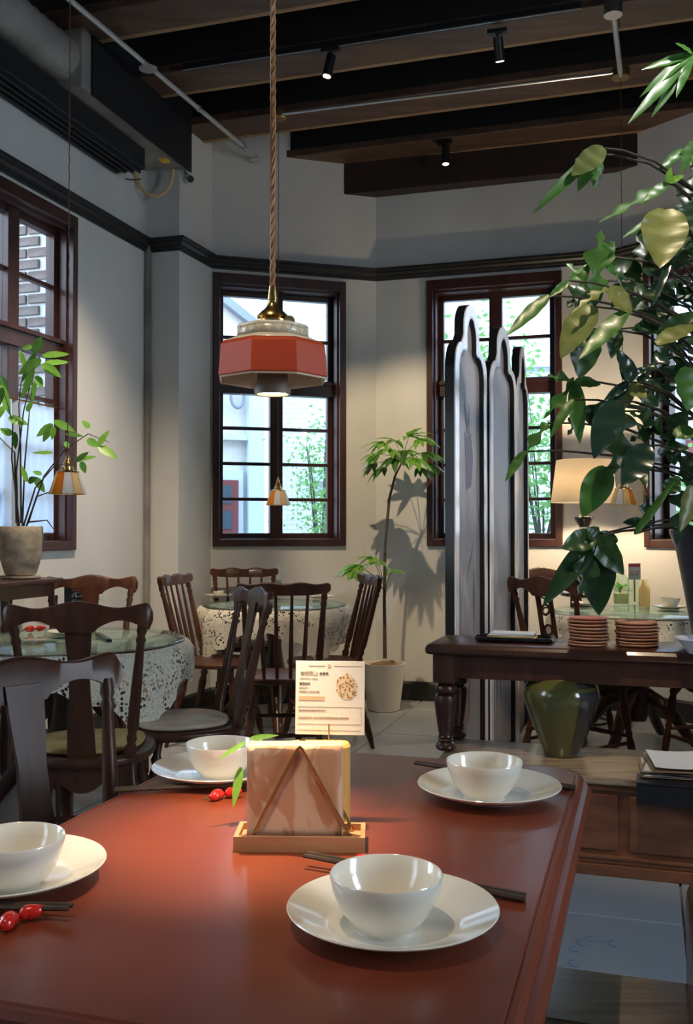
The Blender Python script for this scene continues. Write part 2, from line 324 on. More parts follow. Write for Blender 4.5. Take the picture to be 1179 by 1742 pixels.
def window(name, a, b, s0, w, rec=.13, t=.26):
    """a six-row two-column casement with frame, mullion, bars and panes; local x along the wall, local y outwards"""
    d = (b - a).normalized(); n = Vector((-d.y, d.x, 0)); O = a + d * s0 + Z * WZ0; hgt = WZ1 - WZ0
    root = sroot(name)
    def bx(mb, x0, x1, y0, y1, z0, z1): mb.box(O + d * ((x0 + x1) / 2) + n * ((y0 + y1) / 2) + Z * ((z0 + z1) / 2), (x1 - x0, y1 - y0, z1 - z0), d, n)
    fr = MB(); A = .045
    for x0, x1, z0, z1 in ((0, A, 0, hgt), (w - A, w, 0, hgt), (A, w - A, 0, .05), (A, w - A, hgt - .07, hgt)): bx(fr, x0, x1, -.022, .02, z0, z1)
    fr.build('architrave', 'window_wood', root, smooth=0, bevel=.004)
    jb = MB()
    for x0, x1, z0, z1 in ((A - .012, A + .012, .04, hgt - .06), (w - A - .012, w - A + .012, .04, hgt - .06), (A, w - A, .035, .055), (A, w - A, hgt - .085, hgt - .065)): bx(jb, x0, x1, .018, t, z0, z1)
    jb.build('jamb_lining', 'window_wood', root, smooth=0)
    sa = MB(); st = .036; xa, xb = A + .012, w - A - .012; xm = w / 2; y0, y1 = rec, rec + .05
    zb0, zt = .055, hgt - .085; TR0, TR1 = 1.055, 1.165
    for x0, x1, z0, z1 in ((xa, xa + st, zb0, zt), (xb - st, xb, zb0, zt), (xa, xb, zb0, zb0 + .035), (xa, xb, zt - .035, zt)): bx(sa, x0, x1, y0, y1, z0, z1)
    sa.build('sash_frame', 'window_wood', root, smooth=0, bevel=.003)
    mu = MB(); bx(mu, xm - .045, xm + .045, y0 - .012, y1, zb0, zt); mu.build('mullion', 'window_wood', root, smooth=0, bevel=.003)
    tr = MB(); bx(tr, xa, xb, y0 - .03, y1 + .002, TR0, TR1); bx(tr, xa, xb, y0 - .045, y1, TR1 - .03, TR1 - .008); tr.build('transom', 'window_wood', root, smooth=0, bevel=.003)
    for c, (c0, c1) in enumerate(((xa + st, xm - .045), (xm + .045, xb - st))):
        for (z0, z1, k) in ((zb0 + .035, TR0, 4), (TR1, zt - .035, 2)):
            hh = (z1 - z0 - .022 * (k - 1)) / k
            for i in range(k):
                pz = z0 + i * (hh + .022)
                p = MB(); bx(p, c0, c1, rec + .022, rec + .027, pz, pz + hh); p.build('pane', 'window_glass', root, smooth=0)
                if i: q = MB(); bx(q, c0, c1, rec + .008, rec + .042, pz - .022, pz); q.build('glazing_bar', 'window_wood', root, smooth=0, bevel=.002)
    return root
window('window_1', P1, P2, .01, .935)
window('window_2', P2, P3, sB, .925)
window('window_3', P3, P4, .205, .93)
window('window_4', LB, L0, lw_s, .93, .07, .15)
window('window_7', P6, RB, 3.78, .95, .07, .15)
for i, s in enumerate(wins_left[1:]): window('window_%d' % (5 + i), LB, L0, s, .93, .07, .15)

# picture rail: stepped moulding on every wall round the bay
def offset_path(pts, off):
    out = []
    for i, p in enumerate(pts):
        ds = []
        if i: ds.append((p - pts[i - 1]).normalized())
        if i < len(pts) - 1: ds.append((pts[i + 1] - p).normalized())
        ns = [Vector((d.y, -d.x, 0)) for d in ds]
        if len(ns) == 1: out.append(p + ns[0] * off)
        else:
            m = (ns[0] + ns[1]).normalized(); out.append(p + m * (off / max(.3, m.dot(ns[0]))))
    return out
path = [LB, L0, PIL, P1, P2, P3, P4, P5, P6]
def moulding(name, prof, m):
    loops = [[Vector((q.x, q.y, z)) for q in offset_path(path, off)] for off, z in prof]
    mb = MB(); n = len(path); k = len(prof)
    vs = [loops[j][i] for i in range(n) for j in range(k)]
    fs = [(i * k + j, i * k + (j + 1) % k, (i + 1) * k + (j + 1) % k, (i + 1) * k + j) for i in range(n - 1) for j in range(k)]
    mb.add(vs, fs); return struct(mb.build(name, m, smooth=20))
moulding('trim_1', [(-.002, 3.034), (.056, 3.034), (.056, 3.018), (.044, 3.012), (.044, 2.998), (.028, 2.985), (.028, 2.972), (.014, 2.966), (.014, 2.955), (-.002, 2.955)], 'rail_wood')
moulding('baseboard_bay', [(-.002, .13), (.012, .13), (.020, .115), (.020, 0.0), (-.002, 0.0)], 'rail_wood')
c = MB(); c.box(L0 + V * .02 - U * .02 + Z * 1.5, (.035, .035, 3.0), V, U); struct(c.build('trim_2', 'duct_metal', smooth=0, bevel=.008))

# floor: slab and stone tiles
fb = MB(); fb.box(R(.0, 1.6, -.06), (9, 12.5, .1), V, U); floor = struct(fb.build('floor', 'grout', smooth=0))
tm = MB(); tm.box((0, 0, 0), (.792, .792, .012))
tile0 = tm.build('tile', 'tile_stone', floor, smooth=0, bevel=.003, bseg=1)
first = True
for i in range(-4, 5):
    for j in range(-5, 9):
        if j > 6 and (i < -3 or i > 1) or j == 6 and i < -3: continue
        t = tile0 if first else tile0.copy()
        if not first: SC.collection.objects.link(t)
        first = False
        t.location = R(-.30 + i * .8, .29 + j * .8, -.006 + random.uniform(-.0006, .0006)); t.rotation_euler = (0, 0, YV)
# dotted ring of blue sticker marks on the floor
for (px, py) in ((976, 1638), (978, 1614), (990, 1604), (1005, 1597), (1022, 1597), (1043, 1605)):
    p = G(px, py, .0012); mb = MB(); n = 9
    pts = [p + Vector((.014 * math.cos(a), .02 * math.sin(a), 0)) for a in [math.radians(60 + k * 240 / n) for k in range(n + 1)]]
    mb.tube(pts, .0014, 4); mb.build('sticker_mark', 'sticker_blue', floor)

# ceiling: boards, joists, bulkhead
cb = MB(); cb.box(R(.0, 1.6, CZ + .04), (9, 12.5, .08), V, U); struct(cb.build('ceiling', 'beam_dark', smooth=0))
JZ = 3.77
def joist(u0, u1, v0, v1):
    r = sroot('ceiling_beam'); L = v1 - v0; vc = (v0 + v1) / 2
    m = MB(); m.box(R(vc, (u0 + u1) / 2, (JZ + .05 + CZ) / 2), (L, u1 - u0 - .03, CZ - JZ - .05), V, U); m.build('beam_body', 'beam_dark', r, smooth=0)
    m = MB(); m.box(R(vc, (u0 + u1) / 2, JZ + .026), (L, u1 - u0, .05), V, U); m.build('beam_board', 'beam_brown', r, smooth=0, bevel=.006)
    m = MB(); m.box(R(vc, u1 - .016, JZ + .010), (L, .034, .026), V, U); m.build('beam_lit_strip', 'beam_lit_edge', r, smooth=0, bevel=.004)  # thin strip that paints the lit far edge of the beam
for k in range(14):
    uc = 6.40 - .683 * k
    joist(uc - .14, uc + .14, (-2.40, -2.85)[k] if k < 2 else -3.08, (.42, .86)[k] if k < 2 else 3.12)
bk = MB()
bk.prism([Vector((-.02, 6.802, 3.555)), Vector((1.895, 6.262, 3.555)), Vector((P3.x, P3.y, 3.555)), Vector((P2.x, P2.y, 3.555))], (0, 0, CZ - 3.555))
struct(bk.build('ceiling_bulkhead', 'bulkhead_wood', smooth=0, bevel=.004))

# ---------------------------------------------------------------- ceiling services (upper left)
t = thing('air_duct', (0, 0, 0), 0, 'long grey metal air duct box under the ceiling along the left wall', 'duct')
def wl(off, y, z):            # a point `off` metres in front of the left wall at depth y
    p = L0 + V * off; k = (y - p.y) / U.y; q = p + U * k; return Vector((q.x, q.y, z))
def boxw(mb, o0, o1, y0, y1, z0, z1):
    a = wl(o0, y0, z0); L = (y1 - y0) / U.y; mb.box(a + V * ((o1 - o0) / 2) + U * (L / 2) + Z * ((z1 - z0) / 2), (o1 - o0, L, z1 - z0), V, U)
m = MB(); boxw(m, .012, .285, 5.02, 6.12, 3.462, 3.90); m.build('duct_body', 'duct_metal', t, smooth=0, bevel=.006)
m = MB(); boxw(m, .285, .297, 5.02, 6.12, 3.455, 4.0); m.build('side_panel', 'duct_black', t, smooth=0)
m = MB(); boxw(m, .20, .245, 5.9, 5.96, 3.452, 3.462); m.build('warning_sticker', 'yellow_label', t, smooth=0); m = MB(); boxw(m, .03, .07, 5.05, 5.12, 3.452, 3.462); m.build('warning_sticker', 'yellow_label', t, smooth=0)
m = MB(); m.tube([wl(.16, y, 3.625 + .01 * math.sin(y * 5)) for y in [4.98 - .035 * k for k in range(36)]], [.115 + .01 * (k % 2) for k in range(36)], 14)
tag(m.build('flexible_duct', 'duct_metal', smooth=60), 'silver flexible duct hose joining the end of the ceiling duct box', 'duct')
t = thing('air_diffuser', (0, 0, 0), 0, 'black slotted air diffuser running along the top of the left wall', 'vent')
m = MB(); boxw(m, .002, .20, 3.6, 5.80, 3.33, 3.455); m.build('diffuser_body', 'duct_black', t, smooth=0, bevel=.004)
for k in range(4):
    m = MB(); boxw(m, .03 + k * .042, .043 + k * .042, 3.65, 5.76, 3.316, 3.331); m.build('slat', 'duct_black', t, smooth=0)
hc = D(263, 290, 6.0)
m = MB(); m.tube([hc + Vector((.115 * math.cos(a), .0, .16 * math.sin(a))) for a in [math.radians(178 + 184 * k / 20) for k in range(21)]], .012, 8)
hh = tag(m.build('coiled_drain_hose', 'glass_straw', smooth=60), 'pale yellow looped hose hanging below the duct end in the corner', 'hose')
m = MB(); p = D(195, 296, 5.9); m.tube([p, D(205, 302, 5.9), D(222, 306, 5.93), D(240, 305, 5.97)], .004, 6); tag(m.build('thin_cable', 'black_metal'), 'thin black cable sagging from the diffuser end to the yellow hose', 'cable')
pc = D(322, 305, 6.16)
t = thing('security_camera', pc, 0, 'small round white dome camera with black lens under the duct end', 'camera')
m = MB(); m.ball((0, 0, 0), .034, sz=1); m.build('housing', 'camera_white', t, smooth=60)
m = MB(); m.tube([(.008, -.022, -.006), (.016, -.040, -.014)], .021, 12); m.build('lens', 'black_lacquer', t)
m = MB(); m.tube([(0, 0, .02), (-.03, .02, .06), (-.035, .03, .11)], .009, 8); m.build('mount', 'camera_white', t)
m = MB(); m.tube([D(313, 262, 6.22), D(318, 235, 6.2), D(330, 228, 6.2)], .012, 8); tag(m.build('conduit_bend', 'painted_pipe'), 'short bent grey conduit at the top of the corner pilaster', 'pipe')
def pipe_u(name, pts, r, m_, label, cat='pipe'):
    m = MB(); m.tube(pts, r, 10); return tag(m.build(name, m_, smooth=60), label, cat)
PZ = 3.715
a1, b1 = G(437, 268, PZ), G(252, 112, PZ); dd = (a1 - b1).normalized()
t = thing('sprinkler_pipe', (0, 0, 0), 0, 'long thin silver sprinkler pipe running under the beams towards the corner', 'pipe')
m = MB(); m.tube([b1 - dd * 1.9, a1], .014, 10); m.build('pipe_run', 'painted_pipe', t)
for q, r_ in ((b1, .05), (a1, .042)):
    m = MB(); m.lathe([(.012, .0), (r_, .002), (r_, .010), (.014, .016)], q + Z * -.022, 18); m.build('collar', 'painted_pipe', t)
for s_ in (.45, 1.0):
    m = MB(); q = b1.lerp(a1, s_ * .8 + .05); m.tube([q - dd * .012, q + dd * .012], .020, 10); m.build('coupling', 'steel', t)
a0, b0 = G(112, 80, PZ), G(0, -2, PZ); dd = (a0 - b0).normalized()
pipe_u('branch_pipe', [b0 - dd * 1.2, a0], .014, 'painted_pipe', 'short silver pipe at the top left corner of the ceiling')
a2, b2 = G(1056, 128, PZ), G(1043, 16, PZ)
t = thing('lamp_conduit', (0, 0, 0), 0, 'white ceiling conduit rod with round junction box ahead of the brass rose', 'pipe')
m = MB(); m.tube([b2, a2 + (a2 - b2).normalized() * .0], .014, 10); m.build('pipe_run', 'painted_pipe', t)
m = MB(); m.lathe([(.045, -.03), (.045, .03), (.03, .05), (.03, .12)], b2, 18); m.build('junction_box', 'steel', t)
ca, cb_ = G(476, 200, 3.70), G(1057, 131, 3.70)
t = thing('cross_conduit', (0, 0, 0), 0, 'thin silver conduit along a ceiling beam between two brass roses', 'pipe')
m = MB(); m.tube([ca + Z * .02, cb_ + Z * .03], .0085, 8); m.build('pipe_run', 'steel', t)
# track lights
t1a, t1b = G(305, 108, 3.755), G(990, 20, 3.755); dr = (t1b - t1a).normalized()
t = thing('track_rail', (0, 0, 0), 0, 'black lighting track fixed under the second ceiling beam', 'track')
m = MB(); m.box((t1a + t1b) / 2, ((t1b - t1a).length, .034, .030), V, U); m.build('rail', 'black_metal', t, smooth=0)
m = MB(); m.box((t1a + t1b) / 2 + Z * -.016 - U * .008, ((t1b - t1a).length, .004, .003), V, U); m.build('contact_strip', 'steel', t, smooth=0)
def track_head(px, py, z, tilt, label, lit=True, Yd=None):
    p = G(px, py, z)
    t = thing('track_spotlight', p, 0, label, 'spotlight', 'black track spotlights under the ceiling')
    m = MB(); m.box((0, 0, -.012), (.10, .036, .022), V, U); m.build('adapter', 'black_metal', t, smooth=0, bevel=.003)
    m = MB(); m.tube([(0, 0, -.02), (.004, 0, -.05)], .006, 8); m.build('stem', 'black_metal', t)
    d = Vector(tilt).normalized(); q = Vector((.004, 0, -.05)); m = MB(); m.tube([q - d * .01, q + d * .105], .026, 16); m.build('barrel', 'black_metal', t)
    if lit: m = MB(); m.tube([q + d * .1045, q + d * .107], .021, 16); m.build('lens', 'led_small', t)
track_head(562, 82, 3.742, (-.22, -.05, -1), 'black track spotlight left of centre, lit, pointing down')
track_head(846, 50, 3.742, (.15, .35, -1), 'black track spotlight on the track towards the top right')
track_head(757, 240, 3.76, (0, -.05, -1), 'black spotlight on the bulkhead beam above the folding screen')

# ---------------------------------------------------------------- outdoors seen through the windows
g = MB(); g.box((0, 14, -.35), (40, 34, .2)); struct(g.build('ground_outside', 'paving', smooth=0))
def facade(name, label, a, b, z1, m, thick=.4):
    a = Vector(a); b = Vector(b); d = (b - a).normalized(); n = Vector((-d.y, d.x, 0)); t = thing(name, a, math.atan2(d.y, d.x), label, 'building')
    L = (b - a).length; mm = MB(); mm.box((L / 2, thick / 2, z1 / 2 - .15), (L, thick, z1 + .3)); mm.build('wall_front', m, t, smooth=0); return t, L
t, L = facade('brick_house', 'white painted brick house across the lane beyond the bay windows', (-.86, 11.4, 0), (6.3, 10.6, 0), 7.0, 'white_brick')
def fbox(t, name, m, x, z, w, h, y=-.03, d=.06): mm = MB(); mm.box((x, y, z), (w, d, h)); return mm.build(name, m, t, smooth=0)
for (x, z, w, h) in ((1.05, .95, .8, 1.5), (.85, 4.3, .9, .8), (5.2, 1.4, 1.0, 1.6)):
    f = fbox(t, 'window', 'door_red', x, z, w, h); fbox(f, 'pane', 'dark_pane', x - w * .24, z, w * .38, h * .82, -.065, .02); fbox(f, 'pane', 'dark_pane', x + w * .24, z, w * .38, h * .82, -.065, .02)
    fbox(t, 'lintel', 'stucco_blue', x, z + h / 2 + .12, w + .4, .14, -.06, .12)
fbox(t, 'string_course', 'stucco_blue', 4, 3.1, 7.8, .12, -.05, .1)
t, L = facade('gatehouse', 'cream rendered gatehouse with dark red door beyond the left bay window', (-3.2, 10.0, 0), (-.95, 10.9, 0), 3.3, 'stucco_cream', .4)
f = fbox(t, 'door_surround', 'stucco_blue', 1.84, .75, .70, 2.2, -.02, .06); f = fbox(t, 'door', 'door_red', 1.84, .70, .58, 2.08, -.05, .06)
for zz in (.6, .95, 1.3, 1.58): fbox(f, 'pane', 'dark_pane', 1.98, zz, .14, .20, -.085, .02)
fbox(t, 'cornice', 'stucco_blue', 1.2, 2.22, 2.4, .07, -.04, .08); fbox(t, 'pilaster', 'stucco_blue', 2.33, 1.6, .18, 3.3, -.05, .1)
mm = MB(); mm.prism([(-.2, 0, 3.3), (2.42, 0, 3.3), (2.35, 0, 3.42), (1.0, 0, 4.35), (-.2, 0, 3.6)], (0, .4, 0)); mm.build('gable', 'stucco_cream', t, smooth=0)
mm = MB(); mm.prism([(2.55, -.12, 3.28), (2.58, -.12, 3.36), (1.0, -.12, 4.46), (1.0, -.12, 4.34)], (0, .6, 0)); mm.build('roof', 'roof_slate', t, smooth=0)
mm = MB(); mm.tube([(2.11 + .075 * math.cos(a), -.10, 2.66 + .12 * math.sin(a)) for a in [2 * math.pi * k / 20 for k in range(21)]], .018, 8); mm.build('wreath_ornament', 'roof_slate', t)
t, L = facade('grey_wing', 'pale blue rendered building side beyond the right bay window', (7.2, 7.0, 0), (7.3, 9.6, 0), 6, 'stucco_blue')
facade('far_house', 'tall pale house behind the gatehouse roof', (-9, 13.5, 0), (0, 14.2, 0), 7.5, 'white_brick')
# brick pier outside the left window, laid brick by brick
t = thing('brick_pier', (0, 0, 0), 0, 'grey brick pier with white mortar outside the left window', 'pier')
pa = Vector((-3.05, 7.35, 0)); mm = MB(); mm.box(pa + V * .47 + U * .20 + Z * 1.8, (.94, .36, 4.4), V, U); mm.build('mortar_core', 'mortar', t, smooth=0)
bm_ = MB(); bm_.box((0, 0, 0), (.205, .03, .066)); b0_ = bm_.build('brick', 'brick_grey', t, smooth=0, bevel=.004, bseg=1); first = True
for row in range(30):
    for c_ in range(5):
        x = c_ * .222 + (.05 if row % 2 else -.06) + random.uniform(-.004, .004)
        if x < .05 or x > .86: continue
        b_ = b0_ if first else b0_.copy()
        if not first: SC.collection.objects.link(b_)
        first = False
        b_.location = pa + V * x + U * (.014 + random.uniform(-.004, .004)) + Z * (1.0 + row * .086); b_.rotation_euler = (0, 0, YV)
# neighbour wall beyond the pier, closing the view on the left
facade('side_house', 'pale rendered house wall beyond the left window', (-4.2, 3.0, 0), (-4.6, 9.0, 0), 3.1, 'stucco_blue')
def leafy(name, label, base, h, spread, n, lm, size=.07, seed=0, trunk=.02):
    rnd = random.Random(seed); t = thing(name, base, 0, label, 'tree', 'trees and shrubs outside the windows')
    st = MB(); lf = MB()
    for k in range(9):
        a = rnd.uniform(0, 6.28); p0 = Vector((0, 0, h * rnd.uniform(.05, .4))); p2 = Vector((math.cos(a) * spread * rnd.uniform(.3, 1), math.sin(a) * spread * .6, h * rnd.uniform(.55, 1)))
        p1 = p0.lerp(p2, .5) + Vector((0, 0, h * .12)); pts = [p0.lerp(p1, q).lerp(p1.lerp(p2, q), q) for q in (0, .25, .5, .75, 1)]
        st.tube(pts, [trunk, trunk * .8, trunk * .6, trunk * .4, trunk * .2], 5)
        for _ in range(n):
            q = rnd.uniform(.25, 1.05); c = p0.lerp(p1, q).lerp(p1.lerp(p2, q), q) + Vector([rnd.gauss(0, spread * .16) for _ in range(3)])
            d = Vector((rnd.gauss(0, 1), rnd.gauss(0, 1), rnd.gauss(-.3, .8))).normalized(); s_ = d.cross(Vector((rnd.gauss(0, 1), rnd.gauss(0, 1), 1))).normalized() * size * .28
            lf.add([c, c + d * size * .5 + s_, c + d * size, c + d * size * .5 - s_], [(0, 1, 2, 3)])
    st.tube([(0, 0, 0), (0, 0, h * .5)], [trunk * 1.5, trunk], 6); st.build('branches', 'bark', t); o = lf.build('foliage', lm, t, smooth=0); o['kind'] = 'stuff'; return t
leafy('young_tree', 'sparse young tree growing beyond the right half of the left bay window', D(548, 1000, 9.2) * 1, 2.9, .8, 170, 'leaf_out', .055, 3).location.z = -.2
leafy('bamboo_clump', 'light green bamboo beyond the middle bay window', D(925, 1000, 8.6) * 1, 3.2, .9, 170, 'leaf_out', .075, 5, .010).location.z = -.2
leafy('garden_shrub', 'green leafy shrub beyond the rightmost bay window', D(1170, 1000, 8.4) * 1, 2.0, 1.0, 150, 'leaf_out', .08, 8).location.z = -.2
leafy('lane_tree', 'green tree glimpsed beyond the left wall window', (-3.35, 6.2, 0), 3.6, .5, 120, 'leaf_out', .06, 11).location.z = -.2

# ---------------------------------------------------------------- main table
TV0, TV1, TU0, TU1, TZ = -.845, -.095, .735, 1.835, .75
tc_ = R((TV0 + TV1) / 2, (TU0 + TU1) / 2)
t = thing('dining_table', tc_, YV, 'large red-brown lacquered dining table with grooved edge in front', 'table')
hw, hl = (TV1 - TV0) / 2, (TU1 - TU0) / 2
def oct_outline(hw, hl, c, n=4):
    pts = []
    for sx, sy, a0 in ((1, -1, -90), (1, 1, 0), (-1, 1, 90), (-1, -1, 180)):
        for k in range(n + 1):
            a = math.radians(a0 + 90 * k / n); pts.append((sx * (hw - c) + c * math.cos(a), sy * (hl - c) + c * math.sin(a)))
    return pts
def slab(mb, hw, hl, c, prof, n=4):
    """prof: (inset, z) from the bottom up; closed top and bottom"""
    loops = []
    for ins, z in prof: loops.append([(x, y, z) for x, y in oct_outline(hw - ins, hl - ins, max(c - ins, .004), n)])
    k = len(loops[0]); vs = [p for l in loops for p in l]; fs = [(i * k + j, i * k + (j + 1) % k, (i + 1) * k + (j + 1) % k, (i + 1) * k + j) for i in range(len(loops) - 1) for j in range(k)]
    fs += [tuple(range(k - 1, -1, -1)), tuple((len(loops) - 1) * k + j for j in range(k))]; mb.add(vs, fs)
m = MB(); slab(m, hw, hl, .075, [(.03, .700), (.006, .706), (0, .714), (0, .724), (.006, .731), (.014, .733), (.013, .742), (.019, .7485), (.024, .7490), (.0265, .7475), (.029, .750)])
m.build('tabletop', 'tabletop_wood', t, smooth=25)
m = MB(); m.box((0, 0, .655), (2 * hw - .16, 2 * hl - .16, .09)); m.build('apron', 'dark_wood', t, smooth=0)
for sx in (-1, 1):
    for sy in (-1, 1):
        m = MB(); x, y = sx * (hw - .11), sy * (hl - .11); m.box((x, y, .63), (.075, .075, .14)); m.lathe([(.018, 0), (.026, .02), (.02, .05), (.028, .2), (.034, .4), (.024, .44), (.036, .47), (.024, .5), (.034, .56)], (x, y, 0), 14); m.build('leg', 'dark_wood', t)

# tableware --------------------------------------------------------
def make_plate(label):
    o = MB().lathe([(.055, 0), (.060, .0), (.062, .004), (.075, .0055), (.098, .013), (.1145, .0205), (.1155, .0220), (.1145, .0232), (.098, .0165), (.078, .0088), (.070, .0062), (.001, .0055)], seg=64, cap1=False).build('dinner_plate', 'porcelain', smooth=60)
    return tag(o, label, 'plate', 'white dinner plates on the big table')
def make_bowl(label):
    o = MB().lathe([(.030, 0), (.0335, 0), (.0335, .0035), (.036, .006), (.049, .022), (.0575, .042), (.0605, .0575), (.0595, .0592), (.0580, .0578), (.0550, .043), (.047, .025), (.034, .0105), (.001, .0085)], seg=56, cap1=False).build('rice_bowl', 'porcelain', smooth=60)
    return tag(o, label, 'bowl', 'white rice bowls on the big table')
plate = None; where = ['nearest the camera by the right front', 'at the far right corner', 'at the far left corner behind the napkins', 'at the left edge of the picture']
pls = [((668, 1556), (657, 1570)), ((832, 1343), (824, 1350)), ((372, 1311), (376, 1316)), ((17, 1482), (22, 1500))]
for i, (pp, pb) in enumerate(pls):
    a = G(*pp, TZ + .012); a.z = TZ + .0004; b = G(*pb, TZ + .012); b.z = TZ + .0064
    lp = ['white round plate nearest the camera on the red-brown table', 'white round plate at the far right of the red-brown table', 'white round plate at the far left, behind the napkin holder', 'white round plate cut by the left edge of the picture'][i]
    lb = ['white bowl on the plate nearest the camera', 'white bowl on the far right plate of the big table', 'white bowl on the far left plate behind the napkins', 'white bowl cut by the left edge of the picture'][i]
    if i == 0: plate = make_plate(lp); bowl = make_bowl(lb); plate.location = a; bowl.location = b
    else:
        for src, lab, q in ((plate, lp, a), (bowl, lb, b)):
            c_ = src.copy(); SC.collection.objects.link(c_); c_['label'] = lab; c_.location = q
def stick(p, q, label, r=.0036):
    p = Vector(p); q = Vector(q); d = (q - p).normalized(); n = d.cross(Z); m = MB()
    k = 7; m.tube([p.lerp(q, i / k) for i in range(k + 1)], [r * (.75 + .35 * i / k) for i in range(k + 1)], 6)
    return tag(m.build('chopstick', 'chopstick_wood', smooth=50), label, 'chopstick', 'dark wooden chopsticks on the big table')
def chop_pair(a, b, z0, z1, lab):
    p = G(*a, TZ + .008); q = G(*b, TZ + .008); p.z = z0; q.z = z1; n = (q - p).normalized().cross(Z) * .0055
    stick(p + n, q + n, 'nearer ' + lab); stick(p - n * .9, q - n * .9 + (q - p) * -.006, 'farther ' + lab)
Ln = TZ + .0045
chop_pair((520, 1463), (895, 1522), Ln + .011, Ln, 'chopstick behind the front bowl')
chop_pair((707, 1304), (980, 1337), Ln + .011, Ln, 'chopstick behind the far right bowl')
chop_pair((410, 1340), (195, 1340), Ln + .011, Ln, 'chopstick before the far left bowl')
chop_pair((120, 1553), (-180, 1532), Ln + .010, Ln, 'chopstick at the left picture edge')
def chili(px, py, rz, label, s=1.0):
    p = G(px, py, TZ + .008 * s); p.z = TZ
    t = thing('chopstick_rest', p, rz, label, 'chopstick rest', 'red chili shaped chopstick rests')
    for sgn, nm in ((1, 'chili'), (-1, 'chili')):
        m = MB(); c = [(sgn * (.002 + .026 * k / 6) * s, (.004 * math.sin(k) + .003) * s, (.0085 + (.004 if sgn > 0 else 0) * (k / 6) ** 2) * s) for k in range(7)]
        rr = [.0035, .0072, .0083, .0078, .0062, .0040, .0012] if sgn > 0 else [.003, .0078, .0088, .0088, .0082, .0060, .0012]
        m.tube(c, [r_ * s for r_ in rr], 10); m.build(nm, 'chili', t, smooth=70)
    m = MB(); m.tube([(-.026 * s, .004 * s, .008 * s), (-.034 * s, .001, .004 * s)], .0015 * s, 6); m.build('stalk', 'chili_stem', t)
    return t
chili(38, 1562, .9, 'red glazed chili chopstick rest at the left picture edge', 1.05)
chili(384, 1352, .45, 'red glazed chili chopstick rest left of the napkin holder')
chili(770, 1322, .3, 'red glazed chili chopstick rest half hidden by the far right bowl')
chili(545, 1478, 2.6, 'red glazed chili chopstick rest hidden behind the front bowl').location = G(640, 1478, TZ)

# napkin holder ----------------------------------------------------
pL, pR = G(397, 1449, TZ), G(621, 1451, TZ); hx = (pR - pL).normalized(); hy = Vector((-hx.y, hx.x, 0)); hwid = (pR - pL).length
hc = (pL + pR) / 2 + hy * .034; rzh = math.atan2(hx.y, hx.x)
t = thing('napkin_holder', (hc.x, hc.y, TZ), rzh, 'wooden napkin stand with bent brass triangle wires, in the middle of the table', 'napkin holder')
m = MB(); m.box((0, -.031, .010), (hwid, .006, .020)); m.box((0, .031, .010), (hwid, .006, .020)); m.box((0, 0, .0055), (hwid, .056, .011)); m.box((-hwid / 2 + .003, 0, .010), (.006, .056, .020)); m.box((hwid / 2 - .003, 0, .010), (.006, .056, .020)); m.build('base_tray', 'light_wood', t, smooth=0)
for y in (-.0225, .0245):
    m = MB(); ap = -.0 + (.0 if y < 0 else .0)
    P = [(-.066, y, .012), (-.050, y * 1.02, .046), (-.004, y * 1.04, .134), (.0, y * 1.04, .1375), (.004, y * 1.04, .134), (.052, y * 1.02, .046), (.071, y, .012)]
    m.tube(P, .0024, 8); m.build('wire_triangle', 'brass', t)
# napkins stand in it: a thing of their own, each folded napkin one sheet thickness group
nk = MB(); NW, NH = .1285, .125
for k in range(9):
    y = -.0175 + .0044 * k; dx = random.uniform(-.0012, .0012); dz = random.uniform(-.0008, .0012)
    def fn(a, b, y=y, dx=dx, dz=dz, k=k): return Vector(((a - .5) * NW + dx - .0115 + .004, y + (.0016 * noise.noise(Vector((a * 3, b * 3, k))) if 0 < b < 1 else 0), .0125 + b * NH + dz))
    g1 = MB(); g1.grid(fn, 12, 10); o = g1.build('napkin', 'napkin_wire_shadow' if k == 0 else 'napkin_paper', None, smooth=60, solid=.0040)
    o.location = (hc.x, hc.y, TZ); o.rotation_euler = (0, 0, rzh)
    tag(o, 'frontmost beige napkin in the stand with the wire shadow painted in waves' if k == 0 else 'plain beige napkin in the stack behind the front one', 'napkin', 'beige napkins in the brass wire stand')
# card stand ---------------------------------------------------------
sc_ = D(561, 1189, 1.44); scx = Vector((sc_.x, 1.44, TZ)); 
t = thing('menu_card_stand', scx, rzh - .06, 'square white menu card with brown print on a rod behind the napkins', 'menu card')
cw, ch = .103, .108; cz0 = D(561, 1250, 1.44).z - TZ
m = MB(); m.lathe([(.026, 0), (.026, .010), (.024, .012)], (.002, .004, 0), 24); m.build('base', 'amber_wood', t)
m = MB(); m.tube([(-.001, -.0035, .012), (-.001, -.0035, cz0 + .016)], .0012, 8); m.tube([(-.001, .0035, .012), (-.001, .0035, cz0 + .016)], .0012, 8); m.build('clip_rod', 'old_brass', t)
cardM = Matrix.Translation((0, 0, cz0)) @ Matrix.Rotation(math.radians(-4), 4, 'X')
m = MB(); m.box((0, 0, ch / 2), (cw, .0015, ch)); card = m.build('card', 'card_white', t, smooth=0, bevel=.0004); card.matrix_local = cardM
def on_card(x, z): return Matrix.Translation((x, -.0009, z)) @ Matrix.Rotation(math.pi / 2, 4, 'X')
def cbox(x0, x1, z0, z1, m_, nm='print_line'): q = MB(); q.box(((x0 + x1) / 2, -.0009, (z0 + z1) / 2), (x1 - x0, .0003, z1 - z0)); return q.build(nm, m_, card, smooth=0)
text('食然而止', 'lettering', 'ink_pale', .0068, on_card(-.045, .0875), card)
text('与美味', 'lettering', 'ink', .0045, on_card(-.016, .0880), card)
text('Welcome to eat   delicious', 'lettering', 'ink_pale', .0024, on_card(-.045, .0815), card)
text('紫苏炒牛', 'lettering', 'ink', .0042, on_card(-.046, .0730), card)
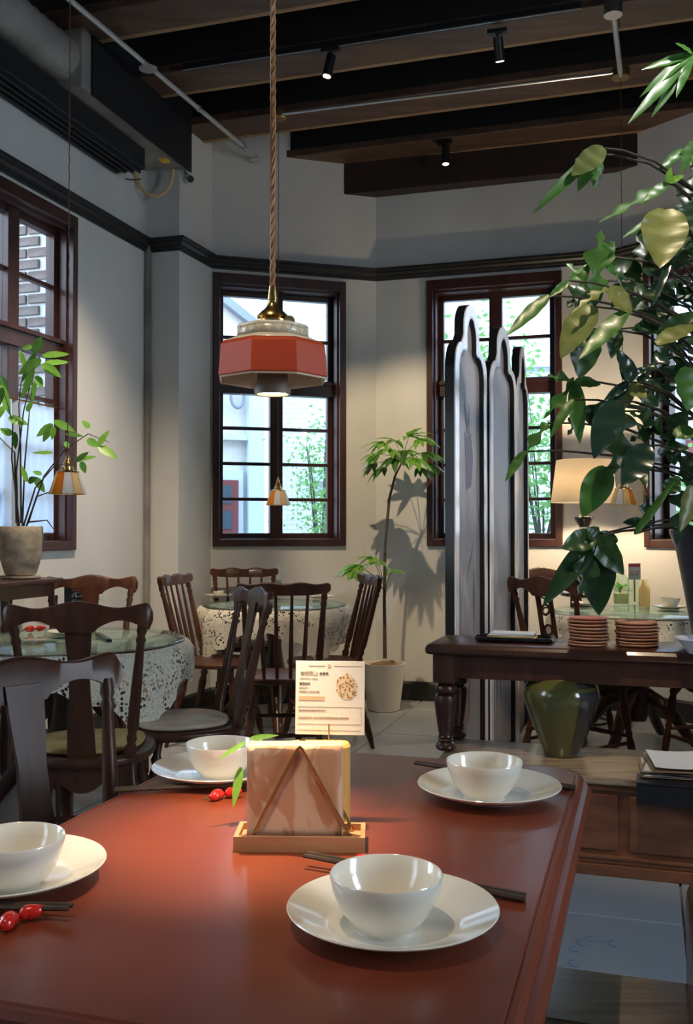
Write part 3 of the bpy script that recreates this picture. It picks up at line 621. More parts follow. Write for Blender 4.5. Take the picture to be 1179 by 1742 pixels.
text('Beef & perilla', 'lettering', 'ink_pale', .0024, on_card(-.046, .0680), card)
text('香酥嫩滑, 入口即化 鲜香', 'lettering', 'ink_pale', .0028, on_card(-.046, .0620), card)
cbox(-.0465, -.0075, .0500, .0560, 'tan_print', 'print_bar')
text('新鲜现做每日限量供应请提前预订', 'lettering', 'ink_pale', .0027, on_card(-.046, .0345), card)
text('本店精选食材, 现点现做新鲜健康请您耐心等候谢谢', 'lettering', 'ink_pale', .0033, on_card(-.046, .0235), card)
for x0, x1, z0, z1 in ((-.032, -.008, .1008, .1011), (.006, .046, .1008, .1011), (-.047, .047, .0408, .0410), (-.047, .047, .0158, .0160), (.0468, .047, .0158, .0410), (-.0472, -.047, .0158, .0410), (-.047, .045, .0068, .0070)): cbox(x0, x1, z0, z1, 'ink_pale')
q = MB(); q.lathe([(.0028, -.0002), (.0028, .0002)], seg=14); o = q.build('emblem', 'tan_print', card); o.matrix_local = on_card(-.001, .1008)
rr = random.Random(4)
q = MB(); q.lathe([(.015, -.00005), (.015, .0001)], seg=20, sy=1.25); o = q.build('dish_picture', 'dish_print_light', card); o.matrix_local = on_card(.025, .070)
q = MB()
for k in range(70):
    a = rr.uniform(0, 6.28); r_ = .0165 * math.sqrt(rr.random()); x, y = r_ * math.cos(a), r_ * 1.2 * math.sin(a); s_ = rr.uniform(.0006, .0018); b = rr.uniform(0, 3)
    q.add([(x + s_ * math.cos(b + j), y + s_ * math.sin(b + j * 1.0), .0003) for j in (0, 1.2, 2.9, 4.2)], [(0, 1, 2, 3)])
o = q.build('dish_print', 'dish_print', card, smooth=0); o.matrix_local = on_card(.025, .070); o['kind'] = 'stuff'
# amber wooden caddy behind the napkins (its rounded right side shows), with two spoons' brass ends
cc = G(558, 1395, TZ) ; cc.z = TZ
t = thing('wooden_caddy', (hc.x + .022, hc.y + .078, TZ), rzh, 'rounded amber wooden box just behind the napkins', 'box')
m = MB(); slab(m, .046, .020, .015, [(.003, 0), (0, .004), (0, .118), (.003, .122)], 5); m.build('box_body', 'amber_wood', t, smooth=30)
m = MB(); m.box((0, -.0202, .085), (.05, .001, .02)); m.build('label_plate', 'card_white', t, smooth=0)

# bamboo sprigs behind the napkins
def leaf_geo(L, Wd, lobes=0, fold=.25, droop=.3, n=14, seed=0, depth=.6, fwd=.35, curl=0):
    """leaf along +x, width in y, droop in -z. Returns MB"""
    rnd = random.Random(seed); m = MB(); vs = []; K = n
    ph = rnd.uniform(-.06, .06)
    for i in range(K + 1):
        t_ = i / K; x = L * t_; z = -droop * L * t_ * t_ ; base = math.sin(math.pi * min(1, t_ * .97 + .03) ** .75) ** .8 if not lobes else math.sin(math.pi * (t_ * .94 + .05) ** .62)
        w = Wd / 2 * max(base, .015 if i in (0, K) else .05)
        for sgn in (-1, 1):
            ww = w
            xx = x
            if lobes:
                c_ = .5 - .5 * math.cos(2 * math.pi * lobes * (t_ + ph * sgn)); ww = w * (1 - depth * c_ * (1 if t_ < .84 else .3)); xx = x + (ww * fwd)
            vs.append((xx, sgn * ww, z + fold * ww + .10 * ww * math.sin(t_ * 21 + sgn + ph * 40)))
        vs.append((x, 0, z))
    fs = []
    for i in range(K):
        a = i * 3; b = a + 3; fs += [(a, a + 2, b + 2, b), (a + 2, a + 1, b + 1, b + 2)]
    return m.add(vs, fs)
def leaf_between(name, mt_, p, q, Wd, parent, up=(0, 0, 1), roll=0, **kw):
    p = Vector(p); q = Vector(q); d = q - p; L = d.length; x = d.normalized(); u_ = Vector(up); y = u_.cross(x)
    if y.length < .05: y = Vector((1, 0, 0)).cross(x)
    y.normalize(); z = x.cross(y); 
    if roll: M_ = Matrix.Rotation(roll, 3, x); y = M_ @ y; z = M_ @ z
    m = leaf_geo(L, Wd, **kw); m.v = [tuple(p + x * a + y * b + z * c) for a, b, c in m.v]
    return m.build(name, mt_, parent, smooth=80)
t = thing('bamboo_sprig', (0, 0, 0), 0, 'small fresh green bamboo sprig hanging left of the napkin stand', 'sprig')
m = MB(); m.tube([G(440, 1400, TZ + .004), D(432, 1330, 1.47), D(424, 1285, 1.45), D(440, 1262, 1.44)], .0014, 6); m.build('stem', 'stem_green', t)
for a, b, w in (((418, 1262), (372, 1290), .007), ((410, 1305), (396, 1372), .013), ((425, 1256), (470, 1250), .008), ((445, 1258), (425, 1300), .008)):
    leaf_between('leaf', 'leaf_bright', D(*a, 1.44), D(*b, 1.41), w, t, up=(0, -1, .35), droop=.12, fold=.1)

# pendant over the table ----------------------------------------------
PX = Vector((-.1085, 1.42, 0))
def zpx(py, Y=1.42): return D(463, py, Y).z
t = thing('pendant_lamp', (PX.x, PX.y, 0), .1, 'lit eight-sided red and cream ceramic pendant lamp on a twisted cord', 'lamp')
z = lambda py: zpx(py)
px = lambda w: w / F * 1.42 / 1.0
R8 = math.pi / 8
def oct(mb, prof, cap0=False, cap1=False): mb.lathe([(r / math.cos(R8) * .965, zz) for r, zz in prof], seg=8, rot=R8 + .0, cap0=cap0, cap1=cap1)
w_ = 1.42 / F
m = MB(); oct(m, [(92.5 * w_, z(646)), (93 * w_, z(643)), (89 * w_, z(594)), (85 * w_, z(588))]); m.build('red_band', 'lamp_red', t, smooth=15, solid=.0016)
m = MB(); oct(m, [(84.5 * w_, z(588)), (66 * w_, z(580)), (61 * w_, z(577))]); oct(m, [(61 * w_, z(561)), (58 * w_, z(557)), (26 * w_, z(553))]); m.build('cream_shoulder', 'lamp_cream', t, smooth=15, solid=.0016)
m = MB(); oct(m, [(61 * w_, z(577.5)), (61 * w_, z(560.5))]); m.build('patterned_band', 'lamp_cream', t, smooth=15, solid=.0016)
m = MB(); oct(m, [(92.5 * w_, z(645.5)), (92 * w_, z(648)), (90.5 * w_, z(649)), (89 * w_, z(647)), (84 * w_, z(600)), (60 * w_, z(585)), (30 * w_, z(570))]); m.build('cream_lining', 'lamp_cream', t, smooth=15)
# engraved chevrons on the band
m = MB(); rb = 61 * w_ / math.cos(R8) * .965
for k in range(8):
    a0 = R8 + k * math.pi / 4; a1 = a0 + math.pi / 4; A = Vector((rb * math.cos(a0), rb * math.sin(a0), 0)) * 1.012; B = Vector((rb * math.cos(a1), rb * math.sin(a1), 0)) * 1.012
    zb, zt_ = z(576), z(562)
    for j in range(3):
        s0, s1, sm = j / 3 + .02, (j + 1) / 3 - .02, (j + .5) / 3
        for f_ in (1, .62, .28):
            p_ = [A.lerp(B, sm + (s0 - sm) * f_) + Z * zb, A.lerp(B, sm) + Z * (zb + (zt_ - zb) * f_), A.lerp(B, sm + (s1 - sm) * f_) + Z * zb]
            m.tube(p_, .00042, 3)
    m.tube([A + Z * zb, B + Z * zb], .0005, 3); m.tube([A + Z * zt_, B + Z * zt_], .0005, 3)
o = m.build('chevron_engraving', 'ink', t, smooth=0); o['kind'] = 'stuff'
m = MB(); m.lathe([(25 * w_, z(600)), (26 * w_, z(648)), (30 * w_, z(655)), (31.5 * w_, z(665)), (30 * w_, z(672)), (27 * w_, z(671)), (25 * w_, z(664))], seg=28, cap0=True, cap1=False); m.build('lamp_holder', 'socket_ceramic', t)
m = MB(); m.lathe([(26.5 * w_, z(667.5)), (26.5 * w_, z(666.5))], seg=28); m.build('led_bulb', 'led', t)
m = MB(); m.lathe([(24 * w_, z(557)), (24 * w_, z(553)), (27 * w_, z(551)), (27 * w_, z(546)), (22 * w_, z(543)), (27 * w_, z(541)), (26 * w_, z(537)), (19 * w_, z(530)), (14 * w_, z(526)), (11 * w_, z(522)), (8 * w_, z(516)), (8 * w_, z(512)), (9 * w_, z(511)), (8.5 * w_, z(505)), (6 * w_, z(487)), (4 * w_, z(486))], seg=28); m.build('brass_fitting', 'brass', t)
m = MB(); q = Vector((25 * w_, -.010, z(549))); m.tube([q - Vector((.012, 0, 0)), q], .0016, 8); m.tube([q + Vector((.002, -.002, 0)), q + Vector((.0028, -.006, 0))], .0080, 18); m.build('thumb_switch', 'old_brass', t)
m = MB()
for s_ in (0, 1, 2):
    pts = []; zz = z(488); k = 0
    while zz < 3.99: 
        a = k * .55 + s_ * 2.094; pts.append((.0024 * math.cos(a), .0024 * math.sin(a), zz)); zz += .0045; k += 1
    m.tube(pts, .0024, 5)
m.build('twisted_cord', 'cord_fabric', t, smooth=60)
m = MB(); m.lathe([(.055, 4.0), (.055, 4.018), (.01, 4.019)], seg=20); m.lathe([(.05, 3.988), (.055, 4.0)], seg=20); m.build('ceiling_rose', 'old_brass', t)

def small_pendant(px_, cy, Y, ctop, label, rot=0, canopy=None):
    s = Y / F; p = D(px_, cy, Y)
    t = thing('stained_glass_pendant', (p.x, p.y, 0), rot, label, 'lamp', 'small stained glass pendants')
    R1, R0, h = .073, .044, .088; zc = p.z; zt = zc + h / 2; zb = zc - h / 2; cols = ['glass_straw', 'glass_amber', 'glass_milk', 'glass_straw', 'glass_milk']
    for k in range(10):
        a0 = k * .6283; a1 = a0 + .6283; q = MB()
        f_ = lambda a, r, zz: (r * math.cos(a), r * math.sin(a), zz)
        q.add([f_(a0, R1, zb), f_(a1, R1, zb), f_(a1, R0, zt), f_(a0, R0, zt)], [(0, 1, 2, 3)]); q.build('glass_panel', cols[k % 5], t, smooth=0, solid=.002)
    q = MB()
    for k in range(10):
        a0 = k * .6283; a1 = a0 + .6283; q.tube([f_(a0, R1, zb), f_(a0, R0, zt)], .0014, 4); q.tube([f_(a0, R1, zb), f_(a1, R1, zb)], .0012, 4); q.tube([f_(a0, R0, zt), f_(a1, R0, zt)], .0016, 4)
    o = q.build('leading', 'old_brass', t)
    q = MB(); q.lathe([(R0 + .002, zt - .002), (R0, zt + .004), (.024, zt + .010), (.024, zt + .022), (.017, zt + .027), (.019, zt + .036), (.010, zt + .048), (.011, zt + .058), (.005, zt + .074), (.004, zt + .082)], seg=18); q.build('brass_cap', 'brass', t)
    q = MB(); q.ball((0, 0, zt - .035), .016, sz=1.3); q.build('bulb', 'bulb', t, smooth=70)
    q = MB(); top = ctop; n = int((top - zt - .08) / .02)
    q.tube([(.0015 * math.cos(i * 1.9), .0015 * math.sin(i * 1.9), zt + .08 + i * (top - zt - .08) / n) for i in range(n + 1)], .0022, 5); q.build('cord', 'cord_thin', t)
    if canopy:
        q = MB(); q.lathe([(.046, top - .052), (.050, top - .048), (.050, top - .006), (.042, top)], seg=22); q.build('brass_rose', 'old_brass', t)
    return t
small_pendant(115, 822, 3.92, CZ, 'small stained glass pendant lamp hanging at the left by the bamboo plant', .3)
small_pendant(473, 847, 5.90, 3.755, 'small stained glass pendant hanging before the left bay window', .0, True)
small_pendant(1060, 845, 5.36, 3.755, 'small stained glass pendant at the right among the dark leaves', 1.3, True)

# ---------------------------------------------------------------- chairs
LEGP = [(0, .010), (.05, .012), (.12, .017), (.30, .020), (.40, .014), (.43, .019), (.46, .014), (.60, .021), (.72, .023), (.80, .015), (.84, .022), (.88, .014), (1, .020)]
POSTP = [(0, .016), (.06, .022), (.10, .013), (.14, .018), (.17, .013), (.24, .019), (.55, .0165), (.84, .0125), (.87, .017), (.90, .0115), (.93, .016), (1, .013)]
def seat_round(mb, w, d, z0, z1, n=40, c=(0, 0)):
    def rad(a):
        ca, sa = math.cos(a), math.sin(a); p = 2.7
        return 1 / ((abs(ca) / (w / 2)) ** p + (abs(sa) / (d / 2)) ** p) ** (1 / p)
    prof = [(.86, z0), (.97, z0 + .003), (1, z0 + .010), (1, z1 - .008), (.975, z1 - .001), (.92, z1)]
    vs = []; 
    for f, z in prof:
        for k in range(n):
            a = 2 * math.pi * k / n; r = rad(a) * f; vs.append((c[0] + r * math.cos(a) * (1 + .06 * math.sin(a)), c[1] + r * math.sin(a), z))
    L = len(prof); fs = [(i * n + k, i * n + (k + 1) % n, (i + 1) * n + (k + 1) % n, (i + 1) * n + k) for i in range(L - 1) for k in range(n)]
    fs += [tuple(range(n - 1, -1, -1)), tuple((L - 1) * n + k for k in range(n))]; mb.add(vs, fs)
def board(mb, top, bot, ycurve, hwid, thick, n=36, lean=0.0):
    """vertical shaped board along x: top(x), bot(x) heights, ycurve(x) depth, lean dy/dz"""
    vs = []
    for i in range(n + 1):
        x = -hwid + 2 * hwid * i / n; zt, zb = top(x), bot(x); y = ycurve(x)
        for yy, z in ((-thick / 2, zb), (-thick / 2, zb + (zt - zb) * .92), (-thick * .25, zt), (thick * .25, zt), (thick / 2, zb + (zt - zb) * .92), (thick / 2, zb)): vs.append((x, y + yy + (z - .9) * lean, z))
    fs = [(i * 6 + k, i * 6 + (k + 1) % 6, (i + 1) * 6 + (k + 1) % 6, (i + 1) * 6 + k) for i in range(n) for k in range(6)]
    fs += [tuple(range(5, -1, -1)), tuple(n * 6 + k for k in range(6))]; mb.add(vs, fs)
def splat_chair(label, group, cushion='cushion_gold', name='splat_back_chair', htop=.96, fret=False):
    t = thing(name, (0, 0, 0), 0, label, 'chair', group); wd = 'chair_wood'
    m = MB(); seat_round(m, .43, .42, .425, .458); m.build('seat', wd, t, smooth=50)
    m = MB(); seat_round(m, .36, .35, .4585, .478, c=(0, .015)); m.build('cushion', cushion, t, smooth=60)
    zc = htop - .075
    for s in (-1, 1):
        m = MB(); m.turned((s * .150, -.165, .455), (s * .196, -.262, zc + .01), POSTP); m.build('back_post', wd, t, smooth=60)
        m = MB(); m.turned((s * .195, .175, 0), (s * .15, .13, .43), LEGP); m.build('leg', wd, t, smooth=60)
        m = MB(); m.turned((s * .19, -.21, 0), (s * .15, -.14, .43), LEGP); m.build('leg', wd, t, smooth=60)
    m = MB(); m.turned((-.175, .155, .17), (.175, .155, .17), [(0, .008), (.5, .013), (1, .008)]); m.build('stretcher', wd, t)
    m = MB(); m.turned((-.175, -.185, .20), (.175, -.185, .20), [(0, .008), (.5, .013), (1, .008)]); m.build('stretcher', wd, t)
    for s in (-1, 1): m = MB(); m.turned((s * .178, -.19, .14), (s * .182, .16, .14), [(0, .008), (.5, .012), (1, .008)]); m.build('stretcher', wd, t)
    W2 = .228
    top = lambda x: htop - .004 - .009 * (1 - math.cos(2 * math.pi * (abs(x) / W2) ** 1.0 * 1.0)) * .9 + (.006 if abs(x) < .06 else .006 * max(0, 1 - (abs(x) - .06) / .08)) - (.03 * max(0, (abs(x) - W2 + .018) / .018) ** 2)
    def bot(x):
        ax = abs(x) / W2
        return htop - .088 + .030 * math.sin(math.pi * min(1, max(0, (ax - .22) / .70))) ** 1.0 - (.006 if ax < .25 else 0) + (.025 * max(0, (abs(x) - W2 + .012) / .012) ** 2)
    m = MB(); board(m, top, bot, lambda x: -.262 + .10 * x * x * 4 - .02, W2, .024, 44, -.12); m.build('crest_rail', wd, t, smooth=50)
    # splat: wide board tapering to its waist
    m = MB(); pr = [(-.045, .455), (-.041, .56), (-.033, .66), (-.031, .74), (-.038, .82), (-.043, zc + .02)]
    k = 0; yb = -.178; vs = []
    lv = []
    for x, z in pr: 
        y = yb - (z - .455) * .205; lv.append((-x, y, z))
    for x, y, z in lv: vs += [(-x, y - .006, z), (x, y - .006, z), (x, y + .006, z), (-x, y + .006, z)]
    fs = [(i * 4 + a, i * 4 + (a + 1) % 4, (i + 1) * 4 + (a + 1) % 4, (i + 1) * 4 + a) for i in range(len(lv) - 1) for a in range(4)] + [(3, 2, 1, 0), tuple((len(lv) - 1) * 4 + a for a in range(4))]
    if not fret: m.add(vs, fs)
    else:
        for sgn in (-1, 1):      # pierced splat: two side bands with scrolls between
            q = [(sgn * .046, yb - (z - .455) * .205, z) for z in (.455, .55, .66, .76, .84, .90)]
            m.tube([(x * (1.0 if i in (0, 5) else .85), y, z) for i, (x, y, z) in enumerate(q)], .012, 6)
        for z in (.50, .60, .70, .80):
            y = yb - (z - .455) * .205; m.tube([(.024 * math.cos(a), y, z + .024 * math.sin(a)) for a in [6.2832 * j / 14 for j in range(15)]], .006, 6)
    o = m.build('splat', wd, t, smooth=30)
    # scalloped apron under the seat
    for yy, hw_ in ((.17, .15), (-.16, .15)):
        m = MB(); b2 = lambda x: .395 - .055 * abs(math.cos(math.pi * x / .15 * 1.0)) ** .6 * (1 if abs(x) < .075 else .9) - (.03 * (abs(x) / .15) ** 4)
        board(m, lambda x: .428, b2, lambda x, yy=yy: yy, hw_, .014, 30); m.build('apron', wd, t, smooth=0)
    return t
def spindle_chair(label, group, name='spindle_back_chair', htop=.93):
    t = thing(name, (0, 0, 0), 0, label, 'chair', group); wd = 'chair_wood'
    m = MB(); seat_round(m, .43, .41, .430, .462); m.build('seat', wd, t, smooth=50)
    for s in (-1, 1):
        m = MB(); m.turned((s * .165, -.150, .455), (s * .195, -.262, htop - .045), POSTP); m.build('back_post', wd, t, smooth=60)
        m = MB(); m.turned((s * .205, .195, 0), (s * .13, .12, .435), LEGP); m.build('leg', wd, t, smooth=60)
        m = MB(); m.turned((s * .20, -.225, 0), (s * .13, -.12, .435), LEGP); m.build('leg', wd, t, smooth=60)
        m = MB(); m.turned((s * .182, -.205, .15), (s * .185, .175, .15), [(0, .008), (.5, .013), (1, .008)]); m.build('stretcher', wd, t)
    m = MB(); m.turned((-.183, 0, .15), (.183, 0, .15), [(0, .008), (.5, .012), (1, .008)]); m.build('stretcher', wd, t)
    m = MB(); m.turned((-.17, .165, .22), (.17, .165, .22), [(0, .008), (.5, .012), (1, .008)]); m.build('stretcher', wd, t)
    for x in (-.10, -.034, .034, .10):
        m = MB(); m.turned((x * .95, -.168, .455), (x * 1.15, -.272 + .4 * x * x, htop - .045), [(0, .008), (.3, .012), (.7, .009), (1, .0065)], 8); m.build('spindle', wd, t, smooth=60)
    W2 = .225
    top = lambda x: htop - .005 * math.cos(abs(x) / W2 * 9) - .012 * max(0, (abs(x) - W2 + .02) / .02) ** 2
    bot = lambda x: htop - .058 + .012 * max(0, (abs(x) - .12) / .105) + .012 * max(0, (abs(x) - W2 + .02) / .02) ** 2
    m = MB(); board(m, top, bot, lambda x: -.280 + .5 * x * x, W2, .026, 36, -.12); m.build('crest_rail', wd, t, smooth=50)
    return t
GL, GC, GR = 'wooden chairs round the left lace table', 'spindle chairs round the centre lace table', 'wooden chairs round the right lace table'
ch1 = splat_chair('dark splat-back chair with gold cushion, its back to the camera at the left lace table', GL)
place(ch1, (-.865, 3.28, 0), yaw(-.12, .99), ch1['label'], GL)
ch2 = copy_tree(ch1); place(ch2, (-.60, 1.98, 0), yaw(.74, -.67), 'brown splat-back chair pulled up to the left side of the big table', 'chairs at the big table')
ch2.location = (-.465, 1.82, -.0); ch2.scale = (1, 1, .955)
ch3 = copy_tree(ch1); place(ch3, (-1.24, 4.55, 0), yaw(.10, -1), 'brown splat-back chair on the far side of the left lace table', GL)
ch4 = splat_chair('brown chair seen from the side with cream patterned cushion, right of the left lace table', GL, 'cushion_cream')
place(ch4, (-.61, 3.68, 0), yaw(-.93, -.37), ch4['label'])
s1 = spindle_chair('dark spindle-back chair nearest the camera at the centre lace table, back turned', GC)
place(s1, (-.315, 4.90, 0), yaw(-.06, 1), s1['label'])
for loc, f, lab in (((-.12, 5.42, 0), (-.97, -.22), 'spindle-back chair on the right side of the centre lace table'),
                    ((-.72, 5.45, 0), (.96, -.22), 'spindle-back chair on the left side of the centre lace table'),
                    ((-.64, 6.19, 0), (.15, -1), 'reddish spindle-back chair on the far side of the centre lace table')):
    place(copy_tree(s1), loc, yaw(*f), lab)
r1 = splat_chair('chair with pierced splat beside the folding screen at the right lace table', GR, 'cushion_cream', fret=True)
place(r1, (1.16, 4.84, 0), yaw(.8, .6), r1['label'])
place(copy_tree(r1), (1.26, 5.58, 0), yaw(.3, -.95), 'farther chair behind the one beside the folding screen, with pierced splat', GR)
place(copy_tree(r1), (1.86, 4.88, 0), yaw(-.3, .95), 'chair behind the console under the dark leaves, mostly hidden at the right edge', GR)

# ---------------------------------------------------------------- round tables with lace cloths
def round_table(c, Rr, label, clab, glab, rot, seed, dz=0):
    t = thing('round_table', (c[0], c[1], 0), rot, label, 'table', 'round pedestal tables')
    m = MB(); m.lathe([(Rr - .02, .705), (Rr, .712), (Rr, .73), (Rr - .006, .735)], seg=48); m.build('tabletop', 'dark_wood', t)
    m = MB(); m.lathe([(.05, .15), (.07, .20), (.075, .3), (.05, .42), (.04, .50), (.05, .56), (.07, .62), (.12, .70)], seg=20); m.build('pedestal', 'dark_wood', t)
    for k in range(4):
        a = k * math.pi / 2 + .4; d = Vector((math.cos(a), math.sin(a), 0)); m = MB(); m.tube([d * .06 + Z * .30, d * .17 + Z * .24, d * .28 + Z * .10, d * .36 + Z * .028], [.035, .036, .03, .026], 8); m.build('leg', 'dark_wood', t, smooth=60)
    rnd = random.Random(seed); ph = rnd.uniform(0, 6)
    def cloth(a_, b_):
        a = 2 * math.pi * a_; q = abs(((a + .6) % (math.pi / 2)) - math.pi / 4) / (math.pi / 4)     # 1 at corner, 0 at side
        drop = .14 + .19 * q ** 2.2 + .018 * math.sin(a * 17 + ph)
        if b_ < .25: r = (Rr + .004) * b_ / .25; return Vector((r * math.cos(a), r * math.sin(a), .7365))
        s_ = (b_ - .25) / .75; fl = .012 * math.sin(a * 9 + ph) * s_ + .010 * math.sin(a * 23 + ph * 2) * s_
        r = Rr + .006 + .030 * min(1, s_ * 3) * (1 - .45 * s_) + fl + .02 * q * s_; return Vector((r * math.cos(a), r * math.sin(a), .7365 - drop * s_ ** 1.15))
    m = MB(); m.grid(cloth, 96, 14, closed=True); o = m.build('lace_tablecloth', 'lace', smooth=80); o.location = (c[0], c[1], 0); o.rotation_euler = (0, 0, rot)
    tag(o, clab, 'tablecloth', 'cream crochet lace tablecloths')
    m = MB(); m.lathe([(Rr - .006, .7378), (Rr, .7395), (Rr, .7425), (Rr - .004, .7445)], seg=56); o = m.build('table_glass_disc', 'table_glass', smooth=40); o.location = (c[0], c[1], 0)
    tag(o, glab, 'glass top', 'round glass tops on the lace cloths'); return t
round_table((-1.14, 3.93), .485, 'round pedestal table under lace at the left', 'crochet lace cloth hanging off the left round table', 'greenish glass disc on the left lace table', -.10, 1)
round_table((-.432, 5.85), .435, 'round pedestal table under lace, before the left bay window', 'crochet lace cloth on the centre table before the bay window', 'greenish glass disc on the centre lace table', -.27, 4)
round_table((1.58, 5.30), .455, 'round pedestal table under lace behind the console at the right', 'crochet lace cloth on the table at the right behind the plate stacks', 'greenish glass disc on the right lace table', .5, 9)
TG = .7447
def cup(px_, py, lab, pl=None, bs=1.0):
    p = G(px_, py, TG); c_ = bowl.copy(); SC.collection.objects.link(c_); c_.location = p + Z * .0065; c_.scale = (bs, bs, bs); c_['label'] = lab[0]; c_['group'] = 'small bowls on the lace tables'
    d_ = plate.copy(); SC.collection.objects.link(d_); d_.location = p + Z * .0003; d_.scale = (.8, .8, .8); d_['label'] = lab[1]; d_['group'] = 'plates on the lace tables'
cup(118, 1080, ('small white bowl on the left lace table behind the chair splat', 'white plate on the left lace table nearest the chair back'), bs=.9)
cup(95, 1063, ('small white bowl far back on the left lace table', 'white plate far back on the left lace table'), bs=.9)
cup(545, 1018, ('white cup on the right of the centre lace table', 'white plate on the right of the centre lace table'), bs=.85)
cup(372, 1016, ('white bowl on the left of the centre lace table', 'white plate on the left of the centre lace table'), bs=.6)
cup(1140, 1036, ('white bowl at the right on the right lace table', 'white plate at the right on the right lace table'), bs=.92)
cup(1000, 1030, ('white bowl behind the hanging leaf on the right lace table', 'white plate behind the hanging leaf on the right lace table'), bs=.6)
rs = chili(60, 1068, .2, 'red chopstick rest on the left lace table', 1.6); rs.location.z = TG; rs['group'] = 'chopstick rests on the lace tables'
m = MB(); p, q = G(166, 1078, TG + .006), G(186, 1090, TG + .006); m.box((p + q) / 2, ((q - p).length, .022, .012), (q - p).normalized(), (q - p).normalized().cross(Z)); tag(m.build('remote_control', 'remote_black', smooth=0, bevel=.003), 'small black remote lying at the right of the left lace table', 'remote')
# little black reserved card on the left table
p = G(131, 1052, TG)
t = thing('reserved_sign', p, .05, 'small black table sign with white characters on the left lace table', 'sign')
sw = 43 * p.y / F; sh = 52 * p.y / F
m = MB(); m.box((0, 0, sh / 2 + .03), (sw, .006, sh)); m.build('board', 'card_black', t, smooth=0, bevel=.001)
m = MB(); m.box((0, .0, .015), (sw * .8, .03, .03)); m.build('base', 'light_wood', t, smooth=0, bevel=.001)
T = lambda x, z: Matrix.Translation((x, -.0032, z)) @ Matrix.Rotation(math.pi / 2, 4, 'X')
text('治', 'lettering', 'ink_white', sw * .5, T(0, .03 + sh * .52), t, align='CENTER'); text('留座', 'lettering', 'ink_white', sw * .22, T(0, .03 + sh * .27), t, align='CENTER'); text('Table reserved', 'lettering', 'ink_white', sw * .125, T(0, .03 + sh * .09), t, align='CENTER')
def sprout(px_, py, Y0, h, label, n=7, spread=.1, pot=True, z=TG, mt_='leaf_bright', seed=2, w=.022):
    p = G(px_, py, z); rnd = random.Random(seed); t = thing('table_plant', p, 0, label, 'plant')
    if pot: m = MB(); m.lathe([(.026, 0), (.034, .03), (.036, .06), (.033, .06), (.03, .05)], seg=20); m.build('pot', 'pot_white', t)
    m = MB(); m.tube([(0, 0, .03), (.004, 0, .09)], .003, 6); m.build('stem', 'stem_green', t)
    for k in range(n):
        a = rnd.uniform(0, 6.28); q = Vector((math.cos(a) * spread, math.sin(a) * spread * .6, h * rnd.uniform(.35, 1)))
        leaf_between('leaf', mt_, (0, 0, .055 + .01 * (k % 3)), q, w, t, droop=rnd.uniform(.1, .4), fold=.2, n=8)
    return t
sprout(152, 1042, 0, .13, 'green leafed sprig in a little pot beside the black table sign', seed=5, spread=.09)
sprout(485, 1014, 0, .11, 'yellow-green succulent in a small pot on the centre lace table', n=14, seed=6, mt_='leaf_pale_and_lit', spread=.075)
p = G(473, 1012, TG); t = thing('table_number_card', p, .1, 'small white card standing behind the succulent on the centre table', 'card'); m = MB(); m.box((0, .01, .15), (.038, .002, .10)); m.build('card', 'paper', t, smooth=0); m = MB(); m.box((0, .01, .05), (.006, .006, .10)); m.box((0, .01, .003), (.03, .03, .006)); m.build('clip', 'light_wood', t, smooth=0)
p = G(455, 1024, TG)
tag(MB().box(p + Z * .034, (.075, .05, .068)).build('tissue_box', 'light_wood', smooth=0, bevel=.002), 'small pale wooden box on the centre lace table', 'box')
def bottle(px_, py, prof, label, m_, seg=24, liquid=None, cat='bottle'):
    p = G(px_, py, TG); t = thing('glass_bottle' if cat == 'bottle' else 'glass_jar', p, 0, label, cat); t.scale = (1.35, 1.35, 1.3)
    m = MB(); m.lathe(prof, seg=seg, cap1=False); m.build('glass', m_, t, smooth=50)
    if liquid:
        m = MB(); m.lathe([(prof[0][0] * .93, .004), (prof[1][0] * .93, liquid)], seg=seg); m.build('filling', 'juice', t)
    return t
jar = [(.032, 0), (.034, .015), (.034, .105), (.024, .125), (.016, .14), (.017, .155)]
bottle(1057, 1028, jar, 'clear glass vase holding a green sprig on the right lace table', 'vase_glass', liquid=.05, cat='vase')
bottle(1078, 1036, [(.020, 0), (.024, .01), (.024, .13), (.020, .15)], 'tall clear tumbler beside the vase on the right lace table', 'vase_glass', cat='glass')
bottle(1096, 1032, [(.022, 0), (.024, .01), (.024, .08), (.012, .10), (.012, .12)], 'small amber bottle with gold label on the right lace table', 'glass_straw')
sp = sprout(1055, 1026, 0, .22, 'bright green sprig standing in the glass vase on the right table', n=9, pot=False, seed=9, spread=.10, w=.03); sp.location.z = TG + .01
p = G(1083, 1024, TG); t = thing('table_number_card', p, .1, 'white card with two purple characters on the right lace table', 'card'); m = MB(); m.box((0, .03, .185), (.078, .002, .10)); m.build('card', 'paper', t, smooth=0); m = MB(); m.box((0, .03, .223), (.07, .0026, .022)); m.build('header_band', 'mauve_print', t, smooth=0); m = MB(); m.box((0, .03, .068), (.01, .006, .136)); m.build('clip', 'old_brass', t, smooth=0)
text('留座', 'lettering', 'mauve_print', .034, Matrix.Translation((0, .0285, .163)) @ Matrix.Rotation(math.pi / 2, 4, 'X'), t, align='CENTER')

